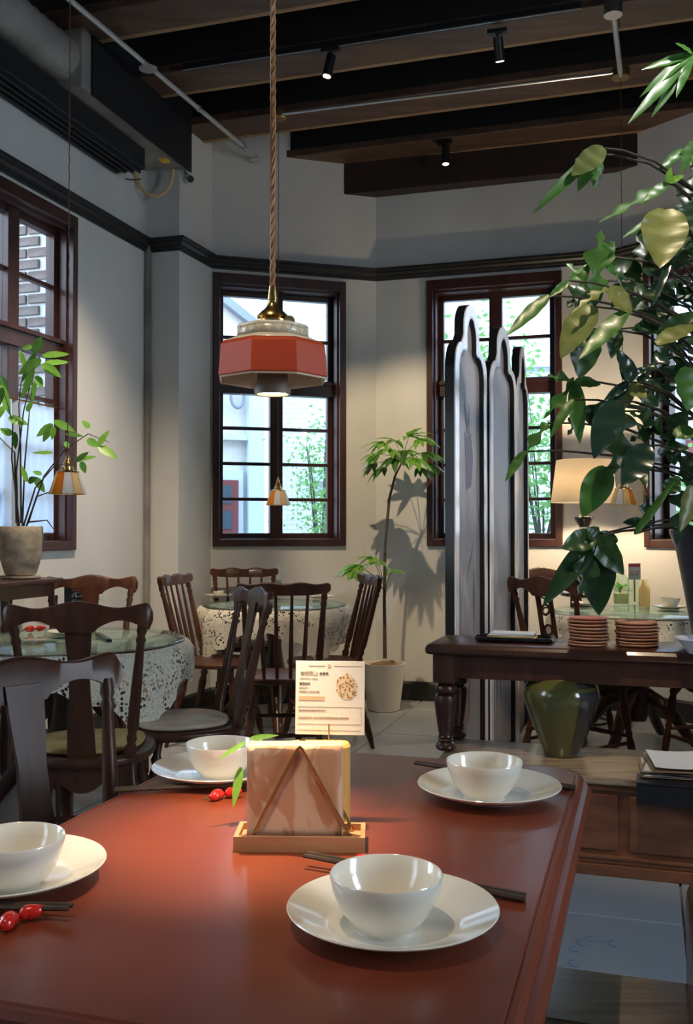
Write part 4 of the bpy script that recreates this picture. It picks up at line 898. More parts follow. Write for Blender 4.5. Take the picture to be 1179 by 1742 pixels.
# ---------------------------------------------------------------- folding screen
def screen():
    pts = [Vector((.435, 4.10, 0)), Vector((.640, 4.56, 0)), Vector((.865, 5.05, 0)), Vector((1.02, 5.56, 0))]
    zt = [2.185, 2.185, 2.185]
    t = thing('folding_screen', (0, 0, 0), 0, 'three-panel folding screen with silvery arched frames and faint bird painting', 'screen')
    off = [(0, .0), (0, 0), (0, 0)]
    for k in range(3):
        a, b = pts[k].copy(), pts[k + 1].copy()
        if k == 1: a += V * .012; b += V * -.0
        d = (b - a).normalized(); n = Vector((d.y, -d.x, 0)); w = (b - a).length - .006; a = a + d * .003; ht = 2.19
        # arch outline: trefoil top in local (s, z)
        def outline(ins):
            w0, w1 = ins, w - ins; c_ = w / 2; P = []
            r = w * .235 - ins * .8; sh = ht - .29
            P.append((w0, .05 + ins)); P.append((w0, sh - .03))
            for i in range(1, 7): a_ = math.pi - i / 6 * math.pi * .5; P.append((w0 + w * .20 + (w * .20) * math.cos(a_), sh - .03 + .13 * math.sin(a_) - ins * .5 * (i / 6)))
            for i in range(0, 13): a_ = math.pi * (1 - i / 12); P.append((c_ + r * math.cos(a_), ht - .115 - ins + .115 * math.sin(a_) if 0 < i < 12 else ht - .150 - ins))
            for i in range(6, 0, -1): a_ = i / 6 * math.pi * .5; P.append((w1 - w * .20 + (w * .20) * math.cos(a_), sh - .03 + .13 * math.sin(a_) - ins * .5 * (i / 6)))
            P.append((w1, sh - .03)); P.append((w1, .05 + ins)); return P
        T3 = lambda s_, y_, z_: a + d * s_ + n * y_ + Z * z_
        def ring(mb, ia, ib, y0, y1):
            A, B = outline(ia), outline(ib); N_ = len(A); vs = [T3(s_, y, z) for (P, y) in ((A, y0), (A, y1), (B, y1), (B, y0)) for s_, z in P]
            mb.add(vs, [(q * N_ + i, q * N_ + (i + 1) % N_, ((q + 1) % 4) * N_ + (i + 1) % N_, ((q + 1) % 4) * N_ + i) for q in range(4) for i in range(N_)])
        m = MB(); ring(m, 0, .020, -.020, .020); m.build('outer_frame', 'screen_black', t, smooth=30)
        m = MB(); ring(m, .003, .052, .0195, .026); m.build('frame_face', 'screen_frame', t, smooth=30)
        m = MB(); ring(m, .050, .062, .0, .0255); m.build('inner_lip', 'screen_black', t, smooth=30)
        m = MB(); m.prism([T3(s_, -.004, z) for s_, z in outline(.022)], n * .008); pn = m.build('painted_panel', 'screen_silk', t, smooth=0)
        # painted bird, branch and foot of flowers: thin flat paint shapes
        rnd = random.Random(20 + k)
        def paint(m_, poly, nm='painting'):
            q = MB(); q.prism([T3(s_, .0045, z) for s_, z in poly], n * .0006); q.build(nm, m_, pn, smooth=0)
        if k == 0:
            paint('silk_print', [(.20, 1.62), (.235, 1.60), (.30, 1.62), (.33, 1.50), (.30, 1.38), (.22, 1.36), (.215, 1.50)], 'painted_bird')
            paint('silk_print', [(.235, 1.61), (.19, 1.78), (.215, 1.72), (.25, 1.66), (.28, 1.75), (.272, 1.64), (.285, 1.61)], 'painted_bird')
            paint('silk_print', [(.24, .98), (.30, 1.06), (.335, 1.14), (.30, 1.08), (.25, 1.02), (.22, .94)], 'painted_branch')
            paint('silk_rust', [(.10, .0 + .35), (.14, .62), (.20, .74), (.19, .55), (.26, .40), (.22, .3), (.12, .28)], 'painted_rock')
        for j in range(8):
            x0 = rnd.uniform(.12, w - .14); z0 = rnd.uniform(.2, .95); h_ = rnd.uniform(.12, .35); ww = rnd.uniform(.004, .02)
            paint('silk_white' if j % 2 else 'silk_print', [(x0, z0), (x0 + ww, z0 + h_ * .5), (x0 + ww * .4, z0 + h_), (x0 - ww * .6, z0 + h_ * .6)], 'painted_reed')
        for s_ in (.04, w - .04): m = MB(); m.box(T3(s_, 0, .026), (.05, .05, .052), d, n); m.build('foot', 'screen_black', t, smooth=0)
    return t
screen()

# ---------------------------------------------------------------- console table on the low cabinet
CF = G(722, 1102, .735); 
t = thing('low_cabinet', (0, 0, 0), 0, 'long low brown wooden cabinet with panelled front and moulded edges', 'cabinet')
CA = Vector((.754, 3.381, 0)); cu = CA.dot(U); cv = CA.dot(V); lv0, lv1, lu0, lu1 = cv - .46, cv + 1.5, cu, cu + .46
def bx(mb, v0, v1, u0, u1, z0, z1): mb.box(R((v0 + v1) / 2, (u0 + u1) / 2, (z0 + z1) / 2), (v1 - v0, u1 - u0, z1 - z0), V, U)
m = MB(); bx(m, lv0 + .01, lv1 - .01, lu0 + .012, lu1 - .012, .06, .308); m.build('carcass', 'red_brown_wood', t, smooth=0)
m = MB(); bx(m, lv0 - .008, lv1 + .008, lu0 - .008, lu1 + .008, .310, .336); m.build('top', 'grain_wood', t, smooth=0, bevel=.006)
m = MB()
for z0, z1, o in ((0, .040, .012), (.040, .058, .004), (.058, .072, .014), (.288, .300, .004), (.300, .309, .002)): bx(m, lv0 - o + .01, lv1 + o - .01, lu0 - o + .006, lu1 + o, z0, z1)
m.build('moulding', 'red_brown_wood', t, smooth=0, bevel=.004)['kind'] = 'stuff'
for k in range(3):
    a0 = lv0 + .04 + k * .64; m = MB(); bx(m, a0, a0 + .60, lu0 - .002, lu0 + .011, .088, .276); f = m.build('door_panel', 'red_brown_wood', t, smooth=0, bevel=.004)
    m = MB(); kx = R(a0 + .26 - (.06 if k == 0 else 0), lu0 - .016, .185); m.ball(kx, .016, sy=1); m.tube([kx, kx + U * .02], .006, 8); m.build('knob', 'black_metal', f, smooth=70)
# console
t = thing('console_table', (0, 0, 0), 0, 'dark wooden console table with turned legs standing on the low cabinet', 'table')
c0 = Vector((CF.x, CF.y, 0)); ku = c0.dot(U); kv = c0.dot(V); KD = .36; KL = 1.55
bump = R(kv + KL / 2, ku + KD / 2)
m = MB(); slab(m, KL / 2, KD / 2, .012, [(.02, .708), (.006, .712), (.0, .720), (.0, .735), (.008, .746), (.016, .750)], 3); o = m.build('top', 'dark_wood', t, smooth=25); o.location = bump; o.rotation_euler = (0, 0, YV)
m = MB(); bx(m, kv + .03, kv + KL - .03, ku + .035, ku + .053, .620, .708); bx(m, kv + .03, kv + KL - .03, ku + KD - .053, ku + KD - .035, .620, .708); bx(m, kv + .03, kv + .048, ku + .04, ku + KD - .04, .620, .708); m.build('apron', 'dark_wood', t, smooth=0, bevel=.003)
for a in (kv + .068, kv + KL - .068):
    for b in (ku + .068, ku + KD - .068):
        m = MB(); q = R(a, b, 0); m.box(q + Z * .655, (.082, .082, .108), V, U)
        m.lathe([(.022, .337), (.034, .342), (.040, .352), (.036, .364), (.026, .372), (.030, .378), (.026, .384), (.030, .390), (.026, .398), (.032, .43), (.040, .49), (.044, .53), (.040, .548), (.028, .556), (.042, .562), (.045, .574), (.040, .586), (.026, .592), (.036, .600), (.040, .602)], q, 22); m.build('leg', 'dark_wood', t, smooth=40)
# things on it
KT = .7505
def disc_stack(px_, py, r, n, label0, seed, h=.0125):
    p = G(px_, py, KT); p.z = KT; rnd = random.Random(seed); base = MB().lathe([(r * .86, 0), (r * .97, .003), (r, .007), (r * .985, .0095), (r * .90, .0085), (r * .86, .0055), (.001, .005)], seg=36, cap1=False).build('terracotta_saucer', 'terracotta', smooth=50)
    for k in range(n):
        o = base if k == 0 else base.copy()
        if k: SC.collection.objects.link(o)
        o.location = p + Vector((rnd.uniform(-.004, .004), rnd.uniform(-.004, .004), k * h)); o.rotation_euler = (rnd.uniform(-.02, .02), rnd.uniform(-.02, .02), rnd.uniform(0, 6)); 
        tag(o, (('bottom' if k == 0 else 'topmost' if k == n - 1 else ['', 'second', 'third', 'fourth', 'fifth', 'sixth', 'seventh'][k] + ' from bottom') + ' terracotta saucer, ' + label0), 'saucer', 'saucers in the ' + label0)
    return o, p
dr_, dp = disc_stack(1001, 1098, .0745, 8, 'left of the two stacks on the console', 1)
disc_stack(1083, 1099, .078, 8, 'right of the two stacks on the console', 2, .0120)
m = MB(); m.lathe([(.070, 0), (.0725, .004), (.070, .005)], seg=32); o = m.build('red_lid', 'terracotta_red', smooth=40); o.location = dp + Z * (8 * .0125 + .001); tag(o, 'flat reddish disc lying on top of the left saucer stack', 'lid')
p = G(876, 1091, KT)
t = thing('lacquer_tray', p + Z * .0003, YV, 'small black lacquer tray with notched corners on the console', 'tray')
m = MB(); slab(m, .150, .070, .022, [(.012, 0), (0, .010), (0, .020), (.004, .021), (.006, .012), (.012, .006)], 3); m.build('tray_body', 'black_lacquer', t, smooth=25)
for k in range(5):
    m = MB(); m.box((0, 0, 0), (.185 - .004 * k, .10, .0042)); o = m.build('folded_napkin', 'cushion_gold' if k < 3 else 'paper', smooth=0, bevel=.0015); o.location = p + V * (-.01 + .004 * math.sin(k * 2)) + Z * (.0095 + .0052 * k + .003); o.rotation_euler = (0, 0, YV + .05 * math.sin(k * 3)); tag(o, ('bottom tan', 'second tan', 'uppermost tan', 'lower white', 'topmost white')[k] + ' folded napkin in the pile on the black tray', 'napkin', ('tan' if k < 3 else 'white') + ' napkins on the black tray')
p = G(1204, 1112, KT); o = MB().lathe([(.062, 0), (.066, .002), (.098, .045), (.112, .052), (.112, .055), (.096, .050), (.064, .006), (.001, .005)], seg=48, cap1=False).build('enamel_basin', 'enamel_white', smooth=40); o.location = p; tag(o, 'pale enamel bowl at the right end of the console', 'bowl')
# ceramic vase beneath the console
p = G(955, 1284, .336)
t = thing('painted_vase', (p.x, p.y, .3365), .2, 'large olive glazed vase with dark branch painting under the console', 'vase')
vp = [(r * 1.04, z) for r, z in [(.058, 0), (.062, .004), (.080, .05), (.110, .12), (.132, .18), (.137, .205), (.130, .232), (.105, .256), (.066, .270), (.050, .276), (.056, .280)]]
m = MB(); m.lathe([(r, z * 1.12) for r, z in vp], seg=36, cap1=False); m.build('body', 'vase_olive', t, smooth=60)
def vr(z):
    for (r0, z0), (r1, z1) in zip(vp, vp[1:]):
        if z0 <= z / 1.12 <= z1: return r0 + (r1 - r0) * (z / 1.12 - z0) / (z1 - z0)
    return .06
m = MB()
def fnp(a, b): an = math.radians(-85 + 82 * a); z = .012 + b * .275; r = vr(z) + .0012; return Vector((r * math.cos(an), r * math.sin(an), z))
m.grid(fnp, 12, 14); m.build('grey_panel', 'vase_dark', t, smooth=70)
rnd = random.Random(3)
def branch(a0, z0, a1, z1, r0):
    pts = []
    for i in range(8):
        q = i / 7; an = math.radians(a0 + (a1 - a0) * q + rnd.uniform(-3, 3)); z = z0 + (z1 - z0) * q; r = vr(z) + .002; pts.append((r * math.cos(an), r * math.sin(an), z))
    m = MB(); m.tube(pts, [r0 * (1 - .7 * i / 7) for i in range(8)], 5); m.build('painted_branch', 'vase_branch', t)
branch(-30, .03, -52, .23, .004)
for a0, z0, a1, z1 in ((-38, .10, -66, .16), (-45, .16, -20, .21), (-35, .07, -12, .13), (-50, .20, -72, .22), (-42, .13, -25, .17), (-33, .05, -60, .08)): branch(a0, z0, a1, z1, .0022)
# clipboards and menus
t = thing('document_bin', (0, 0, 0), 0, 'black open bin hooked over the front edge of the low cabinet', 'bin')
bp0 = G(1088, 1345, .30); bv0 = bp0.dot(V) - .01
m = MB(); bx(m, bv0, bv0 + .36, lu0 - .075, lu0 - .022, .272, .335); bx(m, bv0, bv0 + .36, lu0 - .075, lu0 + .05, .3365, .345); m.build('bin_body', 'black_metal', t, smooth=0, bevel=.002)
for k in range(3):
    q = R(bv0 + .19 + .012 * k, lu0 + .135, .3465 + .011 * k); m = MB(); m.box((0, 0, .004), (.36, .29, .0035)); m2 = m
    t = thing('clipboard', q, YV + (.05, -.08, .12)[k], ('brown clipboard with printed order sheet, lowest', 'brown clipboard in the middle of the pile with an order sheet', 'brown clipboard on top with loose order sheets')[k] + ' on the low cabinet', 'clipboard', 'clipboards piled on the low cabinet')
    m2.build('board', 'clip_board', t, smooth=0, bevel=.001)
    m = MB(); m.box((-.0, -.130, .0085), (.05, .018, .006)); m.build('clip', 'steel', t, smooth=0, bevel=.002)
    m = MB(); m.grid(lambda a, b, k=k: Vector(((a - .5) * .34, (b - .5) * .27, .0062 + .045 * (k == 2) * a * a + .012 * (k == 2) * (1 - a) ** 3)), 10, 2); m.build('sheet', 'paper', t, smooth=60)
    for j in range(5):
        m = MB(); m.box((-.03, .09 - .034 * j, .0070 + (.006 if k == 2 else 0)), (.16 - .02 * (j % 3), .006, .0004)); m.build('print_line', 'ink_blue', t, smooth=0)
# low bench at the right of the big table, leather chair beside it
t = thing('wooden_bench', (0, 0, 0), 0, 'low wooden bench with moulded edge at the lower right beside the table', 'bench')
bb = G(893, 1635, .45); bu1 = bb.dot(U); bv = bb.dot(V); bf = G(860, 1723, .45).dot(U)
m = MB(); bx(m, bv - .28, bv + .262, bf, bu1, .425, .45); m.build('seat', 'grain_wood', t, smooth=0, bevel=.006)
m = MB(); bx(m, bv - .27, bv + .252, bf - .006, bu1 - .004, .408, .424); m.build('seat_moulding', 'red_brown_wood', t, smooth=0, bevel=.006)
m = MB(); bx(m, bv - .26, bv + .242, bf + .012, bu1 - .012, .33, .407); m.build('apron', 'red_brown_wood', t, smooth=0, bevel=.003)
for a in (bv - .24, bv + .222):
    for b in (bf + .03, bu1 - .03): m = MB(); m.box(R(a, b, .165), (.036, .036, .33), V, U); m.build('leg', 'red_brown_wood', t, smooth=0, bevel=.003)
lc = G(1156, 1668, .45); lcv = lc.dot(V) + .012
t = thing('leather_armchair', (0, 0, 0), 0, 'brown leather armchair cut by the right edge in front', 'armchair')
m = MB(); 
def arm(mb, v0, v1, u0, u1, z0, z1): bx(mb, v0, v1, u0, u1, z0, z1)
arm(m, lcv, lcv + .13, bf - .25, bu1 + .10, .02, .615); m.build('arm_rest', 'leather', t, smooth=60, bevel=.05, bseg=5)
m = MB(); arm(m, lcv + .14, lcv + .62, bf - .22, bu1 - .0, .12, .43); m.build('seat', 'leather', t, smooth=60, bevel=.04, bseg=4)
m = MB(); arm(m, lcv + .13, lcv + .63, bu1 + .0, bu1 + .12, .05, .66); m.build('backrest', 'leather', t, smooth=60, bevel=.05, bseg=5)
m = MB(); arm(m, lcv + .63, lcv + .76, bf - .25, bu1 + .10, .02, .615); m.build('arm_rest', 'leather', t, smooth=60, bevel=.05, bseg=5)

# ---------------------------------------------------------------- lamp on a small stand between the right windows
q = D(994, 900, 6.02)
t = thing('lamp_stand', (q.x, q.y, 0), 0, 'small round black stand under the white shaded lamp', 'stand')
m = MB(); m.lathe([(.14, .775), (.15, .78), (.15, .795), (.145, .80)], seg=28); m.build('top', 'black_lacquer', t)
m = MB(); m.lathe([(.02, .03), (.028, .2), (.018, .4), (.026, .7), (.04, .775)], seg=14); m.build('post', 'black_lacquer', t)
m = MB(); m.lathe([(.14, 0), (.14, .015), (.03, .03)], seg=24); m.build('base', 'black_lacquer', t)
t = thing('table_lamp', (q.x, q.y, .8003), 0, 'table lamp with white drum shade and pale ceramic base, lit, between windows', 'lamp')
zs0, zs1 = D(992, 855, 6.02).z - .8, D(992, 783, 6.02).z - .8
m = MB(); m.lathe([(.05, 0), (.05, .02), (.035, .03), (.06, .10), (.075, .20), (.06, .30), (.03, .37), (.03, .40)], seg=24); m.build('ceramic_base', 'porcelain', t)
m = MB(); m.lathe([(.030, .402), (.062, .455), (.060, .465), (.03, .475), (.022, .49)], seg=20); m.build('black_cap', 'black_lacquer', t)
m = MB(); m.lathe([(.008, .49), (.008, zs0 + .05)], seg=10); m.build('lamp_neck', 'brass', t)
m = MB(); m.lathe([(.202, zs0), (.168, zs1)], seg=40, cap0=False, cap1=False); m.build('shade', 'shade_linen', t, smooth=60, solid=.002)
m = MB(); m.ball((0, 0, zs0 + .06), .022); m.build('bulb', 'bulb', t, smooth=70)
point('table_lamp_light', (q.x, q.y, .8 + zs0 + .135), 26, (1, .76, .48), .03)

# ---------------------------------------------------------------- left console with pot plant, café curtain
t = thing('side_console', (0, 0, 0), 0, 'dark side table with scalloped apron under the potted plant at the left', 'table')
cz_ = .952
def wlb(mb, o0, o1, y0, y1, z0, z1): boxw(mb, o0, o1, y0, y1, z0, z1)
m = MB(); wlb(m, .03, .33, 4.30, 4.82, cz_ - .022, cz_); m.build('top', 'dark_wood', t, smooth=0, bevel=.005)
m = MB(); wlb(m, .06, .30, 4.34, 4.78, cz_ - .085, cz_ - .0225); m.build('apron', 'dark_wood', t, smooth=0)
for o_ in (.075, .285):
    for y in (4.37, 4.73): m = MB(); m.turned(wl(o_, y, 0), wl(o_, y, cz_ - .086), LEGP); m.build('leg', 'dark_wood', t, smooth=60)
pp = D(35, 980, 4.62); pp.z = cz_ + .0005
t = thing('bamboo_plant', pp, 0, 'bushy bright green plant in a carved stone pot on a saucer at the left', 'plant')
s_ = 4.62 / F
m = MB(); m.lathe([(.082, 0), (.094, .006), (.094, .014), (.06, .014)], seg=32); m.build('saucer', 'pot_carved', t)
m = MB(); m.lathe([(.060, .015), (.072, .022), (.088, .075), (.098, .14), (.102, .20), (.101, .245), (.098, .249), (.091, .245), (.088, .225), (.001, .222)], seg=40, cap1=False); m.build('pot', 'pot_carved', t, smooth=50)
m = MB(); m.lathe([(.087, .2255), (.06, .233), (.001, .236)], seg=24, cap0=False, cap1=False); m.build('soil', 'soil', t)
def L_(px_, py, dy=0): return D(px_, py, 4.62 + dy) - pp
stems = [([(30, 895), (28, 800), (40, 700), (55, 640), (62, 580)], 0), ([(38, 895), (42, 790), (50, 700), (58, 620)], .05), ([(33, 895), (20, 780), (22, 720), (5, 660)], -.05), ([(45, 895), (75, 810), (110, 765), (150, 738), (185, 752)], .06), ([(40, 895), (60, 830), (95, 790), (130, 790)], -.04),
         ([(48, 890), (62, 845), (90, 835), (100, 815)], .02), ([(50, 888), (80, 885), (95, 905)], 0), ([(28, 890), (25, 770), (0, 745), (-30, 730)], .04), ([(36, 890), (35, 760), (32, 690), (36, 650)], .02)]
for P, dy in stems:
    m = MB(); n = len(P); pts = [L_(x, y, dy * i / (n - 1)) for i, (x, y) in enumerate(P)]; m.tube(pts, [.0048 - .003 * i / (n - 1) for i in range(n)], 6); m.build('stem', 'stem_dark', t, smooth=70)
lv = [((60, 600), (70, 572), 16), ((72, 605), (118, 600), 11), ((75, 618), (118, 614), 11), ((72, 620), (104, 640), 15), ((70, 612), (28, 636), 17), ((60, 600), (36, 652), 12), ((58, 625), (36, 680), 12), ((55, 590), (35, 592), 10), ((62, 640), (72, 660), 12), ((2, 655), (16, 705), 14), ((5, 660), (-10, 700), 14), ((40, 720), (15, 712), 14), ((15, 710), (48, 722), 14), ((60, 650), (52, 690), 9), ((20, 740), (0, 728), 14), ((25, 735), (26, 765), 10),
      ((90, 722), (60, 742), 13), ((88, 724), (72, 752), 12), ((92, 726), (88, 748), 9), ((92, 716), (128, 734), 12), ((112, 738), (142, 742), 10), ((152, 728), (140, 715), 10), ((148, 748), (170, 760), 13), ((168, 758), (184, 730), 11), ((168, 760), (200, 778), 15), ((130, 785), (150, 768), 10), ((135, 782), (164, 776), 7), ((138, 785), (146, 806), 10), ((90, 770), (54, 770), 6), ((60, 812), (76, 838), 12), ((48, 820), (62, 812), 12), ((70, 808), (56, 800), 9), ((110, 752), (118, 762), 9), ((46, 700), (55, 680), 9), ((8, 690), (-8, 715), 12), ((0, 640), (14, 668), 12), ((34, 596), (48, 640), 8), ((46, 820), (36, 790), 8)]
rnd = random.Random(12)
for i, (a, b, w) in enumerate(lv):
    dy = rnd.uniform(-.09, .09); dy = min(dy, .08) if a[0] < 110 else rnd.uniform(-.02, .08)
    leaf_between('leaf', 'leaf_bright' if i % 5 else 'leaf_mid', L_(*a, dy), L_(*b, dy + rnd.uniform(-.03, .03)), w * s_ * 1.12, t, up=(.1, -1, .5 + rnd.uniform(-.4, .4)), droop=rnd.uniform(0, .15), fold=.15, n=8)
# sheer half curtain in the lower left window
m = MB(); ca0 = wl(-.045, 4.62, 0); 
def cur(a, b):
    q = ca0 + U * (a * .70); z = 1.17 + b * .68; return q + V * (.012 * math.sin(a * 60) * (1 - .3 * b)) + Z * z
m.grid(cur, 70, 6); tag(m.build('cafe_curtain', 'sheer_curtain', smooth=80), 'white sheer half curtain across the lower left wall window', 'curtain')
m = MB(); m.tube([wl(-.045, 4.60, 1.855), wl(-.045, 5.34, 1.855)], .005, 8); tag(m.build('curtain_rod', 'brass'), 'thin rod carrying the sheer half curtain in the left window', 'rod')

# ---------------------------------------------------------------- money tree by the bay corner
mp = G(655, 1192, 0) ; mp = Vector((.245, 6.42, 0))
t = thing('money_tree', mp, 0, 'slender money tree with umbrella crown in a white pot before the bay corner', 'plant')
m = MB(); m.lathe([(.095, 0), (.105, .004), (.125, .15), (.142, .30), (.144, .31), (.134, .31), (.130, .28), (.001, .275)], seg=36, cap1=False); m.build('pot', 'pot_white', t, smooth=50)
m = MB(); m.lathe([(.128, .283), (.09, .30), (.03, .315), (.001, .318)], seg=24, cap0=False, cap1=False); m.build('soil', 'soil', t)
M_ = lambda px_, py, dy=0: D(px_, py, 6.42 + dy) - mp
tr_ = [M_(655, 1120), M_(654, 1020), M_(655, 930), M_(662, 850), M_(672, 810), M_(684, 786)]
m = MB(); m.tube(tr_, [.013, .011, .010, .009, .0075, .006], 8); m.build('trunk', 'bark', t, smooth=60)
def palm(hub, outd, r, n, mt_, rnd, w=.34, pw=2.3):
    """compound leaf: n leaflets fanned about outd at the hub"""
    outd = outd.normalized(); side = outd.cross(Z); side = side.normalized() if side.length > .1 else Vector((1, 0, 0)); mb = MB()
    for k in range(n):
        a = (k / (n - 1) - .5) * pw; d = (outd * math.cos(a) + side * math.sin(a)); d.z -= .25 + rnd.uniform(-.1, .25); d.normalize(); L = r * (.72 + .38 * math.cos(a)) * rnd.uniform(.9, 1.1)
        x = d; y = Z.cross(x).normalized(); z = x.cross(y); g_ = leaf_geo(L, L * w, fold=.2, droop=.35, n=8)
        mb.add([hub + x * p[0] + y * p[1] + z * p[2] for p in g_.v], g_.f)
    return mb.build('leaf', mt_, t, smooth=80)
rnd = random.Random(5)
crown = tr_[-1]
for (x, y, dy, r_, m__) in ((628, 768, .05, .13, 'leaf_bright'), (640, 742, -.05, .14, 'leaf_bright'), (668, 738, .08, .13, 'leaf_bright'), (700, 728, .0, .15, 'leaf_bright'), (722, 735, -.05, .15, 'leaf_bright'), (735, 765, .06, .14, 'leaf_bright'), (742, 790, .0, .13, 'leaf_mid'), (712, 778, -.12, .15, 'leaf_bright'), (668, 775, -.14, .15, 'leaf_mid'), (640, 800, -.03, .13, 'leaf_mid'), (622, 790, .08, .12, 'leaf_mid'), (690, 760, .12, .14, 'leaf_bright'), (725, 800, -.1, .11, 'leaf_mid'), (655, 757, -.10, .13, 'leaf_bright')):
    hub = M_(x * .72 + 684 * .28, y * .72 + 782 * .28, dy); o_ = (hub - crown); o_.z *= .4
    m = MB(); m.tube([crown, crown.lerp(hub, .5) + Z * .015, hub], .0022, 5); m.build('leaf_stalk', 'stem_green', t); palm(hub, o_ + Vector((0, -.03, 0)), r_, 6, m__, rnd)
for (x, y, dy, r_) in ((600, 955, -.05, .15), (628, 940, -.02, .13), (585, 965, -.12, .12), (640, 950, -.10, .13), (612, 975, .0, .12), (672, 965, -.05, .09)):
    hub = M_(x * .8 + 655 * .2, y * .8 + 985 * .2, dy); b0 = M_(655, 1005); o_ = hub - b0; o_.z *= .4
    m = MB(); m.tube([b0, b0.lerp(hub, .5) + Z * .02, hub], .0024, 5); m.build('leaf_stalk', 'stem_green', t); palm(hub, o_ + Vector((0, -.04, 0)), r_, 6, 'leaf_bright', rnd)

# ---------------------------------------------------------------- big split-leaf philodendron in the tall planter, right
PC = Vector((1.64, 4.02, 0))
t = thing('split_leaf_philodendron', PC, 0, 'large climbing plant with deeply cut leaves in a tall navy planter at right', 'plant')
m = MB(); m.lathe([(.12, 0), (.125, .02), (.155, .35), (.20, .75), (.262, 1.10), (.288, 1.17), (.290, 1.185), (.270, 1.185), (.25, 1.12), (.001, 1.10)], seg=48, cap1=False); m.build('planter', 'planter_navy', t, smooth=50)
m = MB(); m.lathe([(.252, 1.125), (.1, 1.14), (.001, 1.145)], seg=30, cap0=False, cap1=False); m.build('soil', 'soil', t)
PD = 3.72
def Q(px_, py, dy=0): return D(px_, py, PD + dy) - PC
trunk = [Vector((-.02, -.05, 1.13)), Q(1215, 780, .25), Q(1205, 640, .2), Q(1210, 480, .15), Q(1215, 330, .15), Q(1208, 180, .1), Q(1200, 90, .05)]
m = MB(); m.tube(trunk, [.022, .020, .018, .016, .014, .011, .007], 8); m.build('stem', 'stem_dark', t, smooth=70)
def near_trunk(z):
    for a, b in zip(trunk, trunk[1:]):
        if a.z <= z <= b.z: return a.lerp(b, (z - a.z) / (b.z - a.z))
    return trunk[-1] if z > trunk[-1].z else trunk[0]
rnd = random.Random(31)
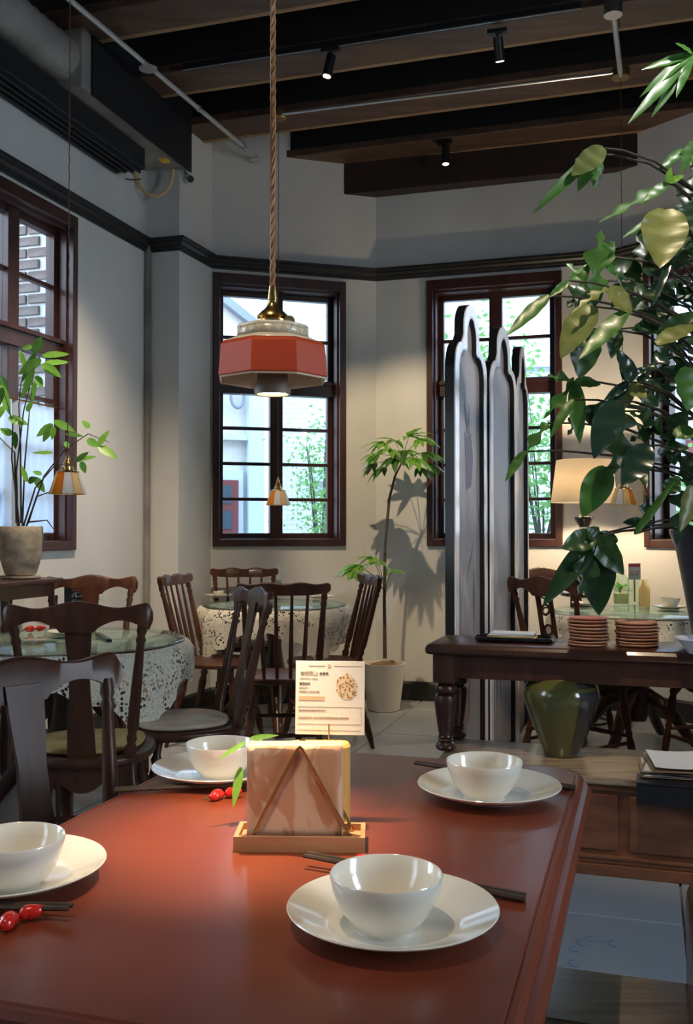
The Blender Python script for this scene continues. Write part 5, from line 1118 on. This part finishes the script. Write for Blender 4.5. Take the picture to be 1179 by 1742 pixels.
# each leaf: hub, list of (tip, width, lobes), material, depth offset
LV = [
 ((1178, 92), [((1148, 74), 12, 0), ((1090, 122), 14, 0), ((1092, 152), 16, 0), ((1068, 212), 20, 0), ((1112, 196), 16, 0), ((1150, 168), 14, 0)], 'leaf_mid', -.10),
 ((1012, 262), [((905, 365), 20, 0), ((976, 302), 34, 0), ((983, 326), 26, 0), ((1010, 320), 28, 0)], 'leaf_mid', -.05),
 ((1028, 252), [((972, 300), 34, 0)], 'leaf_pale_and_lit', -.12),
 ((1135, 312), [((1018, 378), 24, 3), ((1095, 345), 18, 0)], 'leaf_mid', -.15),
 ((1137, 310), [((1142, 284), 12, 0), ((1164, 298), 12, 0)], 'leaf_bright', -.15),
 ((1132, 356), [((1122, 458), 66, 0)], 'leaf_pale_and_lit', -.28),
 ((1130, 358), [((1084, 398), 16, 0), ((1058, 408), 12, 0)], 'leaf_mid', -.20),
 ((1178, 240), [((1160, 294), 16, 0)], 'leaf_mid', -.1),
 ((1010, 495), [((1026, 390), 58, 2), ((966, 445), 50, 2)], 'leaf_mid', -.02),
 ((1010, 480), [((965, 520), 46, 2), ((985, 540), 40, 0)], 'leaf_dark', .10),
 ((1034, 490), [((1074, 535), 30, 0), ((972, 526), 20, 3)], 'leaf_pale_and_lit', -.25),
 ((1010, 522), [((952, 605), 46, 0)], 'leaf_pale_and_lit', -.22),
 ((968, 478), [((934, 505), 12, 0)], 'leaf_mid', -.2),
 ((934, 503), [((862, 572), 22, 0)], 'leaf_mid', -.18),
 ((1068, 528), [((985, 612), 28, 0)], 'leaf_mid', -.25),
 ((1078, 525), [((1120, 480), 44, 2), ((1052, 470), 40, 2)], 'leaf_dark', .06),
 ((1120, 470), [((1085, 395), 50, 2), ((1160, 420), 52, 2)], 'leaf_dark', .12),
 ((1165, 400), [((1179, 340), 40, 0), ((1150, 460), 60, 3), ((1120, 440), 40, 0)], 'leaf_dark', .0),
 ((1142, 436), [((1112, 516), 11, 0)], 'leaf_blue_sheen', -.3),
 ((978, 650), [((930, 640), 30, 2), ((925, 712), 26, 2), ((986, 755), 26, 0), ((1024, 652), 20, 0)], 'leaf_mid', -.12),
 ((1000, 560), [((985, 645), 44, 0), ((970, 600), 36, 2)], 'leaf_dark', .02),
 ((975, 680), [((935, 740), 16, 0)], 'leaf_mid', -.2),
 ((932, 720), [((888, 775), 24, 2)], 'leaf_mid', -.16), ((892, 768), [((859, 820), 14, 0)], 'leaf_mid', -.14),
 ((1071, 650), [((1046, 592), 26, 0), ((1064, 602), 24, 0), ((1028, 680), 14, 0), ((1022, 705), 16, 0)], 'leaf_blue_sheen', -.3),
 ((1066, 655), [((1100, 678), 28, 0), ((1056, 700), 26, 0)], 'leaf_pale_and_lit', -.26),
 ((1100, 628), [((1146, 600), 34, 2), ((1085, 652), 22, 0), ((1068, 640), 12, 0)], 'leaf_blue_sheen', -.3),
 ((1050, 682), [((1010, 778), 42, 0)], 'leaf_blue_sheen', -.34),
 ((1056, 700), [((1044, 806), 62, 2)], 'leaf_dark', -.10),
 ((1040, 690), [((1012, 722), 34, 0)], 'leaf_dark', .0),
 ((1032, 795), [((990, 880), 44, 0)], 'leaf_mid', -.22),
 ((1102, 758), [((1058, 828), 42, 0)], 'leaf_blue_sheen', -.3),
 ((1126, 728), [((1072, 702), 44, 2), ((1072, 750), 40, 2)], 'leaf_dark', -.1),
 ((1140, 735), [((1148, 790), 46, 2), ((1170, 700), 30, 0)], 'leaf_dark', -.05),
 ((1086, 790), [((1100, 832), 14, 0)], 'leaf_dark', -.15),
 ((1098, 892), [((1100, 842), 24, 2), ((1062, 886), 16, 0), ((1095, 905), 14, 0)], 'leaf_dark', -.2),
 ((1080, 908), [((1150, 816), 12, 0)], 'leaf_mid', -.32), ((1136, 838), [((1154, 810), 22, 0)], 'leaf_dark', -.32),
 ((1178, 818), [((1150, 926), 50, 3)], 'leaf_blue_sheen', -.4), ((1176, 826), [((1158, 905), 26, 0)], 'leaf_pale_and_lit', -.44),
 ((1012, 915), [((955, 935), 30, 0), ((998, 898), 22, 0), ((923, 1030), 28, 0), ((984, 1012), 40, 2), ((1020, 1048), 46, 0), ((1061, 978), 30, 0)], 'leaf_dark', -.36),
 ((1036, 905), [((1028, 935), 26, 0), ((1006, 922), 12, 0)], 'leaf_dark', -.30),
 ((1116, 585), [((1190, 548), 26, 0)], 'leaf_pale_and_lit', -.3), ((1120, 575), [((1185, 530), 26, 0)], 'leaf_dark', -.26),
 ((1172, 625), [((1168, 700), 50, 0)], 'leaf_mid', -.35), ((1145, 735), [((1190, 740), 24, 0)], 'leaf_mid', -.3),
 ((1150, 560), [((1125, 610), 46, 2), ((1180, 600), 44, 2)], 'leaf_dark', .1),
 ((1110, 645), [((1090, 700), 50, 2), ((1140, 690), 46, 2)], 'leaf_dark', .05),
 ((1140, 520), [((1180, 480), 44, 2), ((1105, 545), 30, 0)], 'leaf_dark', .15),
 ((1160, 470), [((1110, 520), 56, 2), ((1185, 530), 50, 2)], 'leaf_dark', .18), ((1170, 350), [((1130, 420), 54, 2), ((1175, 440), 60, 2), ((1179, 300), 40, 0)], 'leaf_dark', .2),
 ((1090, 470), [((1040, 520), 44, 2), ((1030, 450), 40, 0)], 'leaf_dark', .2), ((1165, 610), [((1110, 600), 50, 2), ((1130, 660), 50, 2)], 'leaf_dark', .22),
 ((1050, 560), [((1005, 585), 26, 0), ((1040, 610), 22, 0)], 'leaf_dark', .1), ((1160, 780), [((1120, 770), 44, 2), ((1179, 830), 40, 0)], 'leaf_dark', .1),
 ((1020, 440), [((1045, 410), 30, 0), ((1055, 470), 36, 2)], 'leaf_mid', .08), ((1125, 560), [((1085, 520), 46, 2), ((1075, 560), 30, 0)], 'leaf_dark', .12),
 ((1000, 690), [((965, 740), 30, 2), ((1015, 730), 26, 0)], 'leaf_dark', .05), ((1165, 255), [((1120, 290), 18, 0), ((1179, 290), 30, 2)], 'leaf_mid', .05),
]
for hub, tips, mt_, dy in LV:
    h3 = Q(*hub, dy); fan = MB()
    for (tip, w, lob) in tips:
        p3 = Q(*tip, dy + rnd.uniform(-.05, .03)); d = p3 - h3; L = d.length; x = d.normalized(); up = Vector((rnd.uniform(-.35, .35), -1, rnd.uniform(.2, .7))); y = up.cross(x).normalized(); z = x.cross(y)
        g_ = leaf_geo(L, w * 3.55 / F * (1.3 if mt_ == 'leaf_dark' else 1.15), lobes=lob, fold=rnd.uniform(.2, .5), droop=rnd.uniform(-.05, .16), n=26 if lob else 18, depth=.8, seed=rnd.randint(0, 99))
        fan.add([h3 + x * p[0] + y * p[1] + z * p[2] for p in g_.v], g_.f)
    fan.build('leaf', mt_, t, smooth=80)
    b = near_trunk(h3.z - .12); m = MB(); mid = b.lerp(h3, .55) + Z * .05; m.tube([b, b.lerp(mid, .6), mid, h3.lerp(mid, .35) + Z * .01, h3], [.006, .0055, .005, .0042, .0035], 6); m.build('leaf_stalk', 'stem_dark', t, smooth=70)
